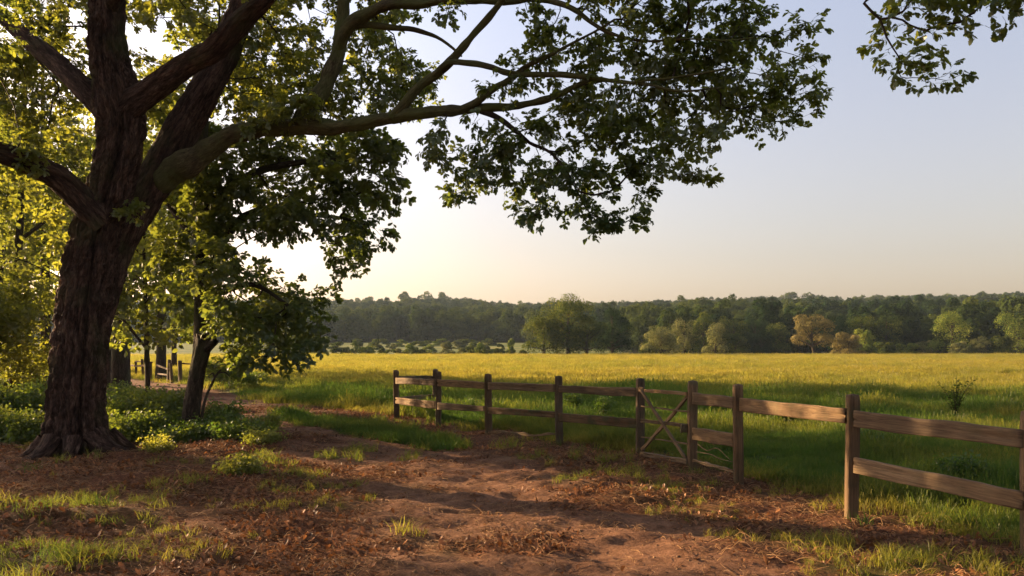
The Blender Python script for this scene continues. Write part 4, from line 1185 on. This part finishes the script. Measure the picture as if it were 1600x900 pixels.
rail(fence_right, 'f', 'g', (613.5, 632), (620.5, 637.5), seed=4); rail(fence_right, 'f', 'g', (668, 687), (677, 698), seed=7); rail(fence_right, 'f', 'g', (716, 720), (733, 738.5), th=.03, name='ground_pole', wav=.012)
rail(fence_right, 'g', 'h', (621.5, 642.5), (638, 661), seed=13); rail(fence_right, 'h', 'i', (642, 667.5), (671.5, 701), seed=22); rail(fence_right, 'h', 'i', (714, 738), (768, 797), seed=9)
rail(fence_right, 'i', 'j', (675, 708), (735, 775)); rail(fence_right, 'i', 'j', (770, 800), (895, 940))
lt = POSTS['f']; lx, ly = gpt(1067.5, 10.72)
link('latch_block', beam('latch', np.array([lx - .035, ly, .59]) - np.array(fence_right.location), np.array([lx + .06, ly, .59]) - np.array(fence_right.location), .11, .11, .04, M['post'], 3), fence_right)
gate = thing('field_gate', 'narrow wooden gate with crossed braces between two posts of the fence', 'gate', (*gpt(1003, 12.1), 0))
rail(gate, 'e', 'f', (607.5, 613), (612.5, 617.5), th=.035, name='bar'); rail(gate, 'e', 'f', (633.5, 635.5), (641.5, 644), th=.015, name='bar'); rail(gate, 'e', 'f', (655, 660.5), (662, 668), 'rail_moss', th=.03, name='bar'); rail(gate, 'e', 'f', (681.5, 683), (692.5, 695), th=.012, name='bar')
rail(gate, 'e', 'f', (705.5, 712), (717.5, 725.5), th=.05, name='bottom_bar')
go_ = np.array(gate.location)
def stickpx(name, a, b, w, parent, mat='rail'):
    A = P(*a) - np.array(parent.location); Bq = P(*b) - np.array(parent.location)
    return link(name, beam(name, A, Bq, w, w * .9, w * .6, M[mat], int(rng.integers(1, 99)), .008, False, 14), parent)
stickpx('brace', (1001, 609, 11.98), (1072, 718, 10.78), .05, gate); stickpx('brace', (1003, 703, 12.05), (1075, 619, 10.85), .055, gate)
link('latch_block', beam('hinge', P(999, 608, 12.08) - go_, P(1006, 610, 12.0) - go_, .08, .08, .05, M['post'], 3), gate)
# a little wire and dead sticks between the two posts
wr = thing('dead_sticks', 'bent dead sticks tangled under the broad low rail of the fence, right of the gate', 'sticks', (*gpt(1115, 10), 0))
for l in ([(1090, 694, 10.5, .7), (1105, 704, 10.3, .7), (1120, 700, 10.2, .6), (1140, 718, 9.9, .5)], [(1088, 706, 10.5, .8), (1110, 710, 10.2, .7), (1128, 718, 10, .6), (1148, 722, 9.8, .5)], [(1095, 700, 10.3, .5), (1100, 690, 10.3, .5), (1118, 696, 10.2, .4)]):
    link('stick', rel(trunk_mesh('s', [catmull(limb_px(l), .05)], M['rail'], [(.1, 5)], [None]), wr), wr)
wf = thing('fallen_branch', 'thin pale fallen branch lying in the grass behind the nearest fence bay', 'branch', (*gpt(1500, 9.4), 0))
for l in ([(1390, 728, 11, .8), (1440, 722, 11, .8), (1480, 735, 10.5, .7), (1530, 728, 10.5, .6), (1580, 745, 10, .5)], [(1530, 728, 10.4, .6), (1552, 752, 9.8, .5), (1590, 758, 9.6, .4)]):
    link('branch', rel(trunk_mesh('s', [catmull(limb_px(l), .05)], M['straw'], [(.1, 5)], [None]), wf), wf)

# old low fence beside the track
of = thing('old_rail_fence', 'low old rail fence far off beside the bend of the track, behind the stump', 'fence', (*gpt(250, 40), 0))
for (px, ty, d, w) in [(213, 564, 46, .12), (224, 561, 45, .14), (235, 565, 41, .16), (247, 570, 40.5, .12), (263, 562, 38.2, .13), (268.5, 567, 38, .13), (282, 563.5, 37.5, .16), (378, 578, 34, .13), (362, 576, 34.5, .09)]:
    x, y = gpt(px, d); g = Hs(x, y); h = EYE - (ty - HZ) / FPX * d - g
    o = link('post', post_mesh('post', w, h, M['post'], px, .012), of, loc=(x - of.location[0], y - of.location[1], g)); o.rotation_euler = (rng.uniform(-.05, .05), rng.uniform(-.07, .07), rng.uniform(0, 1))
for a, b_, w in [((205, 571.5, 44.8), (236, 571.5, 41.1), .10), ((212, 564.5, 45.9), (238, 566, 44.7), .09), ((245, 570.5, 40.4), (264, 577.5, 38.0), .09), ((247, 584, 40.3), (270, 587, 37.8), .08), ((283, 568, 37.6), (305, 569, 37.2), .07)]:
    stickpx('rail', a, b_, w, of)
pile = thing('brush_pile', 'heap of dead sticks and branches lying in the grass beyond the stump', 'brush pile', (*gpt(385, 33), 0))
for k in range(16):
    px = rng.uniform(340, 412); d = rng.uniform(32, 34.5); py = HZ + EYE * FPX / d
    l = [(px, py - rng.uniform(0, 8), d, .9), (px + rng.uniform(-12, 12), py - rng.uniform(4, 16), d, .8), (px + rng.uniform(-26, 26), py - rng.uniform(2, 20), d, .5)]
    link('stick', rel(trunk_mesh('s', [catmull(limb_px(l), .15)], M['bark_dark'], [(.1, 5)], [None]), pile), pile)

# ------------------------------------------------------------------ ground cover
def region(n, y0, y1, powr=1.0, pad=1.5, xf=.74):
    y = (y0 ** (powr + 1) + rng.random(n) * (y1 ** (powr + 1) - y0 ** (powr + 1))) ** (1 / (powr + 1))
    x = (rng.random(n) * 2 - 1) * (xf * y + pad)
    return x, y
def zrot(n, tilt=.15):
    return np.stack([rng.normal(0, tilt, n), rng.normal(0, tilt, n), rng.uniform(-pi, pi, n)], -1)
def do_grass(name, label, n, y0, y1, powr, var, thr, s0, s1, kind='short', cut=None):
    x, y = region(n, y0, y1, powr)
    g, l, b_, go, wo = masks(x, y)
    k = rng.random(n) < g * thr
    if cut is not None: k &= cut(x, y, g)
    x, y, g, go, wo = x[k], y[k], g[k], go[k], wo[k]
    m_ = len(x)
    cl = fbm(x * .9, y * .9, 0, 61, 3)
    s = (s0 + (s1 - s0) * sstep(y0, y1, y)) * rng.uniform(.6, 1.2, m_) * (.15 + 1.75 * cl)
    tint = np.clip(.12 + .72 * go + .9 * (fbm(x * .5, y * .7, 0, 63, 3) - .5) * (1 - go * .6) + rng.normal(0, .05, m_) + .4 * sstep(.75, .2, g), 0, 1)
    p = np.stack([x, y, H(x, y) - .01], -1)
    scatter(name, var, p, zrot(m_), s, tint, label=label, cat='grass')
    return m_
outer = lambda x, y, g: x > np.interp(y, [0, 6.2, 9.7, 15.3, 18.5, 23], [8.3, 4.4, 3.1, .2, -2.6, -8])
print('grass', do_grass('short_grass', 'short green grass on the verges and in patches through the leaf litter', 90000, 4.2, 26, .6, tufts, .9, .8, 1.6, cut=lambda x, y, g: (g > .12)))
print('tall', do_grass('meadow_grass', 'shaded green meadow grass growing behind the wooden fence', 60000, 6, 30, 1.0, tall_tufts, .9, .55, .95, cut=outer))
print('field', do_grass('field_grass', 'tall golden grass of the open sunlit field', 80000, 24, 175, .55, field_tufts, 1.0, .62, 1.35))

n = 110000
x, y = region(n, 3.9, 22, .55)
g, l, b_, go, wo = masks(x, y)
fnx = np.interp(y, [0, 6.2, 7.9, 9.7, 12.2, 15.3, 18.5, 30], [8, 4.19, 3.48, 2.86, 2.03, -.2, -2.8, -6])
pile_ = sstep(.42, .62, fbm(x * .9, y * 1.3, 0, 99, 4))
k = rng.random(n) < np.clip(l * (1 - .92 * b_) * (.12 + .95 * pile_) * sstep(2.0, .5, x - fnx), 0, 1)
x, y = x[k], y[k]; m_ = len(x)
scatter('leaf_litter', dry_leaves, np.stack([x, y, H(x, y) + rng.uniform(0, .012, m_)], -1), zrot(m_, .35), rng.uniform(.45, .9, m_), np.clip(rng.normal(.4, .25, m_), 0, 1), label='russet dead leaves strewn over the track and under the trees', cat='leaf litter')
x, y = region(110000, 3.9, 22, .55)
g, l, b_, go, wo = masks(x, y)
k = rng.random(len(x)) < np.clip(l * (.25 + .5 * sstep(.45, .6, fbm(x * 1.1, y * 1.6, 0, 131, 3))) * (1 - .6 * b_), 0, 1) * (x < np.interp(y, [0, 6.2, 9.7, 15.3, 22], [9, 5.5, 4, 1.5, -2]))
x, y = x[k], y[k]; m_ = len(x)
scatter('dead_stalks', stalks, np.stack([x, y, H(x, y)], -1), zrot(m_, .2), rng.uniform(.4, 1.05, m_), np.clip(rng.normal(.45, .3, m_), 0, 1), label='dry broken stalks and twigs scattered on the bare earth', cat='dead stalks')
print('litter', m_)
pv_ = []
for k in range(4):
    u_ = []
    for a_ in range(3):
        for b2 in range(6):
            th_ = 2 * pi * b2 / 6; rr_ = (.75, 1, .7)[a_] * random.uniform(.8, 1.15)
            u_.append((rr_ * cos(th_), rr_ * sin(th_) * .8, (-.3, .15, .5)[a_]))
    u_.append((0, 0, .62))
    ff = [(r_ * 6 + b2, r_ * 6 + (b2 + 1) % 6, r_ * 6 + 6 + (b2 + 1) % 6, r_ * 6 + 6 + b2) for r_ in range(2) for b2 in range(6)] + [(12 + b2, 12 + (b2 + 1) % 6, 18) for b2 in range(6)]
    pv_.append(mesh_from('pebble', np.array(u_), ff, [M['straw']], True))
pebbles = variants('pebble', pv_)
x, y = region(9000, 3.9, 20, .5)
g, l, b_, go, wo = masks(x, y)
k = rng.random(len(x)) < (.1 + .8 * b_) * (g < .3) * (x < 4)
x, y = x[k], y[k]; m_ = len(x)
scatter('pebbles', pebbles, np.stack([x, y, H(x, y) - .002], -1), zrot(m_, .1), .006 + .022 * rng.random(m_) ** 4, np.clip(rng.normal(.3, .2, m_), 0, 1), label='small stones scattered on the bare earth of the track', cat='pebbles')
# single sunlit grass clumps by the fence and in the litter
for (px, d, s_, t_, lb) in [(862, 13.3, 1.5, .75, 'sunlit grass clump at the foot of the post in the middle of the fence'), (905, 12.6, 1.7, .7, 'spiky grass clump before the fence, left of the gate'), (940, 12.3, 1.6, .72, 'grass clump before the fence just left of the gate post'),
                         (45, 10.2, 1.3, .85, 'bright spiky grass clump in the litter at the left edge'), (1345, 7.75, 1.2, .6, 'dry grass wisps at the foot of the nearest full post'), (700, 14.3, 1.6, .6, 'grass clump below the corner of the fence'), (150, 7.6, 1.1, .7, 'golden grass clump in the litter below the big oak'), (1075, 10.4, 1.0, .7, 'dry grass tuft at the right post of the gate')]:
    x, y = gpt(px, d)
    me = tuft_mesh('grass_clump', M['litter'], 30, .17 * s_, .12 * s_, .004, 1.3)
    me.materials.clear(); me.materials.append(M['far_bright'])
    link('grass_clump', me, None, lb, 'grass clump', loc=(x, y, Hs(x, y)))

# ------------------------------------------------------------------ far trees
def crown_mesh(name, rx, rz, nl, nf, fs, mat, seed, cz=None, open_=.0, aspect=1.0):
    rs = np.random.default_rng(seed)
    ctr = []; rad = []
    for i in range(nl):
        u = rs.normal(0, 1, 3); u /= np.linalg.norm(u); u[2] = u[2] * .9 + .05
        q = rs.uniform(.35, .78)
        if i % 3 == 0: aa = rs.uniform(0, 6.28); u = np.array([cos(aa) * .9, sin(aa) * .9, -1.05]); q = rs.uniform(.62, .76)
        ctr.append(u * q * (rx, rx * aspect, rz)); rad.append(rs.uniform(.28, .46) * (1 - .2 * q))
    ctr = np.array(ctr); rad = np.array(rad)
    li = rs.choice(nl, nf, p=rad ** 2 / (rad ** 2).sum())
    u = rs.normal(0, 1, (nf, 3)); u /= np.linalg.norm(u, axis=1)[:, None]
    u[:, 2] = np.where(rs.random(nf) < .6, np.abs(u[:, 2]), u[:, 2])
    R3 = np.array([rx, rx * aspect, rz])
    rr = (.75 + .25 * rs.random((nf, 1)) ** .5)
    p = ctr[li] + u * rad[li][:, None] * R3 * rr * (1 + .18 * rs.normal(0, 1, (nf, 1)) * (rs.random((nf, 1)) < .3))
    nrm = u + rs.normal(0, .28, (nf, 3)); nrm /= np.linalg.norm(nrm, axis=1)[:, None]
    a = np.cross(nrm, rs.normal(0, 1, (nf, 3))); a /= np.linalg.norm(a, axis=1)[:, None]; b_ = np.cross(nrm, a)
    s = fs * rs.uniform(.5, 1.3, (nf, 1))
    V = np.stack([p - a * s, p - b_ * s * rs.uniform(.5, 1, (nf, 1)), p + a * s * rs.uniform(.7, 1.1, (nf, 1)), p + b_ * s * rs.uniform(.5, 1, (nf, 1))], 1).reshape(-1, 3)
    F = np.arange(nf * 4).reshape(-1, 4)
    sh = np.repeat(np.clip(.35 + .5 * (rs.random(nl)[li] - .5) + .2 * rs.normal(0, 1, nf), 0, 1), 4)
    return V, F, sh, ctr, rad

def forest_tree(name, h, rx, mat, seed, nf=2600, fs=.33):
    V, F, sh, ctr, rad = crown_mesh(name, rx, h * .42, 16, nf, fs, mat, seed)
    V[:, 2] += h * .56
    mb_v, mb_f, bc = tube(np.array([[0, 0, -1.0], [0, 0, h * .3], [.1, 0, h * .6]]), np.array([.35, .28, .15]), 6)
    v = np.vstack([V, mb_v]); 
    me = mesh_from(name, v, [F, mb_f + len(V)], [mat], False, {'shade': ('FLOAT', np.concatenate([sh, np.zeros(len(mb_v))]))})
    return me
fvar = variants('forest_tree', [forest_tree('forest_tree', 11.5 + (k % 3), 4.8 + .6 * (k % 2), M['far_leaf'], 300 + k) for k in range(7)])
n = 16000
y = np.sqrt(rng.uniform(200 ** 2, 860 ** 2, n)); x = rng.uniform(-1, 1, n) * y * 1.05
s_ = x / y
k = y > hstart(s_) + 4 + 10 * (fbm(x * .03, y * .0, 0, 15, 2) - .5)
k &= rng.random(n) < np.clip(1.2 - (y - 300) / 900, .5, 1)
x, y = x[k], y[k]; m_ = len(x)
sw = rng.uniform(.65, 1.45, m_); sc = np.stack([sw, sw, sw * rng.uniform(.75, 1.05, m_)], -1)
tn = np.clip(.27 + 1.3 * (fbm(x * .03, y * .03, 0, 45, 3) - .5) + rng.normal(0, .22, m_), 0, 1)
scatter('hillside_forest', fvar, np.stack([x, y, H(x, y) - .3], -1), np.stack([np.zeros(m_), np.zeros(m_), rng.uniform(-pi, pi, m_)], -1), sc, tn, label='dark wooded hillside closing off the far side of the field', cat='forest')
print('forest', m_)
# emergent trees on the skyline
for i, (px, s_) in enumerate([(600, 1.15), (636, 1.5), (668, 1.45), (694, 1.5), (1233, 1.5), (1262, 1.4), (1205, 1.1), (830, 1.0), (1480, 1.1), (560, 1.1)]):
    sx = (px - 800) / FPX; yy = 742; xx = sx * yy
    lb = {1: 'tallest dark rounded tree on the skyline above the bushy valley', 4: 'left of two dark trees standing above the skyline on the right', 5: 'right of two dark trees standing above the skyline on the right', 0: 'round skyline tree just left of the tallest dark skyline tree', 2: 'skyline tree immediately right of the tallest dark skyline tree', 3: 'last of the big dark trees on the left skyline, above the valley', 6: 'smaller tree left of the two that stand above the right skyline', 7: 'small skyline tree just left of the big clump', 8: 'skyline tree above the tall bright green tree on the right', 9: 'leftmost dark tree breaking the left skyline'}[i]
    t = thing('skyline_tree', lb, 'tree', (xx, yy, Hs(xx, yy)), 'trees breaking the skyline')
    me = forest_tree('skyline_tree', 12.5, 5.0, M['far_green'], 500 + i, 1800, .4); o = link('crown', me, t); o.scale = (s_ * 1.25, s_ * 1.25, s_ * 1.2)

def far_tree(label, px, d, top, hw, mat, seed, base=None, nl=26, nf=9000, clear=.12, name='field_tree', cat='tree', fs=None, bend=0, group=None, kind='tree'):
    x = (px - 800) / FPX * d; g = Hs(x, d)
    ztop = EYE + (HZ - top) / FPX * d; h = ztop - g; rx = hw / FPX * d
    rz = h * (1 - clear) / 2
    fs = fs or max(.16, .95 * d / FPX * .9)
    t = thing(name, label, cat, (x, d, g), group)
    V, F, sh, ctr, rad = crown_mesh(name, rx * 1.06, rz * 1.05, nl, nf, fs, M[mat], seed)
    V[:, 0] += bend * .0
    cz = h - rz * 1.0
    V[:, 2] = np.maximum(V[:, 2] + cz, .1)
    me = mesh_from('crown', V, [F], [M[mat]], False, {'shade': ('FLOAT', sh)})
    link('crown', me, t, kind='stuff')
    r0 = max(.1, rx * (.075 if kind == 'tree' else .03))
    tv = [catmull([(bend * .6, 0, -.5, r0 * 1.3), (bend * .3, 0, h * .12, r0), (0, 0, h * .45, r0 * .7), (0, 0, h * .8, r0 * .25)], .5)]
    link('trunk', trunk_mesh('trunk', tv, M['bark_dark'], [(.1, 8)], [None]), t)
    mbv = []; mbf = []; bb = []; nn = 0
    for c, r_ in list(zip(ctr, rad))[:14]:
        q = np.array([c[0], c[1], c[2] + cz]); s0 = np.array([0, 0, min(h * .6, max(h * .15, q[2] * .6))])
        v, f, bc = tube(np.array([s0, (s0 + q) / 2 + (0, 0, .2), q]), np.array([r0 * .45, r0 * .3, r0 * .12]), 5)
        mbv.append(v); mbf.append(f + nn); bb.append(bc); nn += len(v)
    link('limbs', mesh_from('limbs', np.concatenate(mbv), [np.concatenate(mbf)], [M['bark_dark']], True, {'bc': ('FLOAT_VECTOR', np.concatenate(bb))}), t)
    return t
far_tree('tall broad oak in the centre of the big clump on the field edge', 888, 168, 453, 46, 'far_green', 1, nf=15000, nl=34)
far_tree('lower left tree of the big clump standing in the middle of the field edge', 850, 166, 487, 33, 'far_green', 2, nf=9000)
far_tree('darker round tree at the right of the big clump on the field edge', 957, 176, 477, 37, 'far_leaf2', 3, nf=11000) if 'far_leaf2' in M else far_tree('darker round tree at the right of the big clump on the field edge', 957, 176, 477, 37, 'far_leaf', 3, nf=11000)
far_tree('tree filling the front of the big clump, between its tall oak and dark tree', 917, 165, 490, 34, 'far_green', 4, nf=9000)
far_tree('pale rounded tree just right of the big clump', 1033, 182, 503, 32, 'far_pale', 5, nf=9000, nl=40)
for i, (px, d, top, hw, mt, lb) in enumerate([
    (1070, 200, 489, 24, 'far_pale', 'pale tree behind the right shoulder of the rounded pale tree'), (1100, 198, 488, 24, 'far_green', 'tall green tree third right of the big clump'), (1118, 190, 503, 20, 'far_pale', 'slender pale tree in front of the green row'),
    (1146, 204, 489, 26, 'far_green', 'green tree in the middle of the row between the clump and the golden tree'), (1180, 206, 490, 28, 'far_leaf', 'dark tree before the hill, second left of the golden tree'), (1212, 200, 502, 24, 'far_green', 'dark green tree immediately left of the golden tree'),
    (1150, 192, 520, 22, 'far_green', 'low dark bushy tree under the middle of the row'), (1190, 192, 515, 24, 'far_leaf', 'low dark bushy tree near the foot of the golden tree'),
    (1300, 205, 487, 26, 'far_leaf', 'dark tree behind the golden tree and the golden bush'), (1345, 206, 484, 28, 'far_green', 'round green tree behind the golden bush'), (1385, 215, 488, 26, 'far_green', 'green tree right behind the golden bush'),
    (1352, 190, 512, 18, 'far_bright', 'small bright green tree touching the right side of the golden bush'), (1380, 196, 532, 18, 'far_green', 'low bush right of the small bright tree'), (1416, 200, 532, 18, 'far_bright', 'rounded low bush midway between the golden bush and the tall bright tree'),
    (1448, 205, 531, 15, 'far_pale', 'pale low bush left of the tall bright green tree'),
    (1488, 196, 477, 33, 'far_bright', 'tall bright green tree on the right of the field edge'), (1540, 214, 478, 38, 'far_leaf', 'broad dark green tree between the two bright trees on the right'), (1592, 196, 480, 32, 'far_bright', 'sunlit yellow green tree cut by the right edge of the picture'),
    (1528, 192, 523, 18, 'far_pale', 'low pale tree at the foot of the broad dark tree'), (1562, 190, 524, 20, 'far_green', 'low dark bush near the right edge of the field'), (1500, 190, 532, 16, 'far_pale', 'pale scrub under the tall bright green tree'), (1655, 196, 478, 36, 'far_green', 'green tree just outside the right edge'),
    (1010, 180, 541, 10, 'far_green', 'small dark bush between the big clump and the pale rounded tree'), (470, 190, 505, 40, 'far_green', 'hazy tree beyond the field behind the drooping oak'), (405, 200, 500, 45, 'far_green', 'second hazy tree beyond the field, seen through the drooping oak')]):
    far_tree(lb, px, d, top, hw, mt, 20 + i, nf=6000, clear=.04, cat='bush' if 'bush' in lb and top > 515 else 'tree', name='field_bush' if top > 511 else 'field_tree')
far_tree('golden tree with a bare dark trunk standing in front of the dark wood', 1268, 174, 487, 34, 'far_gold', 60, nf=6500, nl=20, clear=.26, bend=1.6)
far_tree('round golden bush right of the golden tree', 1325, 178, 519, 28, 'far_gold', 61, nf=7500, nl=34, clear=0.0, name='field_bush', cat='bush', kind='bush')
# bushes in the valley, four shapes shared
bm4 = []
for k in range(5):
    V, F, sh, c_, r_ = crown_mesh('bush', 1.0, .8, 14, 2200, .085, None, 700 + k); V[:, 2] = np.maximum(V[:, 2] + .62, -.05)
    bm4.append([mesh_from('bush', V, [F], [M[mt]], False, {'shade': ('FLOAT', sh)}) for mt in ('far_green', 'far_pale', 'far_bright')])
bushes = [(505, 186, 9, 9), (525, 188, 10, 9), (540, 186, 9, 11), (553, 184, 8, 15), (574, 182, 16, 13), (596, 186, 9, 9), (610, 180, 14, 8), (628, 180, 12, 10), (640, 180, 14, 12), (658, 180, 14, 10), (668, 184, 8, 7), (722, 180, 11, 9), (735, 183, 12, 12),
          (752, 181, 14, 13), (765, 180, 10, 10), (776, 181, 10, 9), (797, 184, 10, 17), (792, 182, 12, 8), (672, 215, 14, 9), (702, 205, 12, 6), (697, 225, 14, 11), (645, 240, 9, 8), (612, 245, 10, 7), (590, 250, 11, 9), (580, 255, 9, 8), (560, 260, 10, 6), (530, 235, 14, 9),
          (518, 240, 12, 8), (740, 235, 14, 8), (760, 235, 10, 9), (715, 260, 14, 7), (783, 230, 7, 8), (800, 215, 6, 9), (625, 275, 12, 6), (660, 280, 14, 6), (560, 290, 12, 6), (690, 285, 14, 6), (730, 290, 16, 6), (765, 285, 14, 6), (595, 300, 14, 6), (510, 300, 14, 7), (480, 200, 16, 10), (450, 210, 18, 12), (455, 190, 10, 9), (815, 182, 10, 9)]
blab = ['dark green rounded bush in the scrubby valley left of the big clump', 'pale dusty bush in the scrubby valley left of the big clump', 'brighter green bush in the scrubby valley left of the big clump']
ORD = ['leftmost', 'second from the left', 'third from the left', 'fourth from the left', 'fifth from the left', 'sixth from the left', 'seventh from the left', 'eighth from the left', 'ninth from the left', 'tenth from the left', 'eleventh from the left', 'twelfth from the left',
       'thirteenth from the left', 'eighth from the right', 'seventh from the right', 'sixth from the right', 'fifth from the right', 'fourth from the right', 'third from the right', 'second from the right', 'rightmost']
def row_of(d): return 'front' if d < 186.5 else ('middle' if d < 242 else 'back')
def place_words(b_):
    row = sorted([q for q in bushes if row_of(q[1]) == row_of(b_[1])]); i_ = row.index(b_); n_ = len(row)
    return ORD[i_] if i_ <= n_ // 2 else ORD[-(n_ - i_)]
for i, (px, d, rw, hp) in enumerate(bushes):
    x = (px - 800) / FPX * d; c_ = int(rng.choice([0, 0, 1, 2])); s = d / FPX
    o = link('valley_bush', bm4[i % 5][c_], None, '%s bush, %s in the %s row of the valley scrub' % (('dark green', 'pale dusty', 'bright green')[c_], place_words((px, d, rw, hp)), row_of(d)), 'bush', 'bushes scattered in the valley', loc=(x, d, Hs(x, d)))
    o.scale = (rw * s * 1.15, rw * s * 1.15, hp * 1.3 * s); o.rotation_euler = (0, 0, rng.uniform(0, 6.28))

# ------------------------------------------------------------------ haze
hm, nt, out = newmat('haze')
pv = N(nt, 'ShaderNodeVolumePrincipled'); pv.inputs['Density'].default_value = .00009; pv.inputs['Color'].default_value = (.66, .82, 1, 1); pv.inputs['Anisotropy'].default_value = .2
nt.links.new(pv.outputs[0], out.inputs['Volume'])
x0, x1, y0, y1, z0, z1 = -1590, 1590, -360, 2060, -16, 72
hv = [(a, b_, c_) for a in (x0, x1) for b_ in (y0, y1) for c_ in (z0, z1)]
hf = [(0, 1, 3, 2), (4, 6, 7, 5), (0, 4, 5, 1), (2, 3, 7, 6), (0, 2, 6, 4), (1, 5, 7, 3)]
link('haze', mesh_from('haze', hv, hf, [hm]), None, 'thin bluish summer haze lying over the field and the far wooded hill', 'haze', kind='stuff')
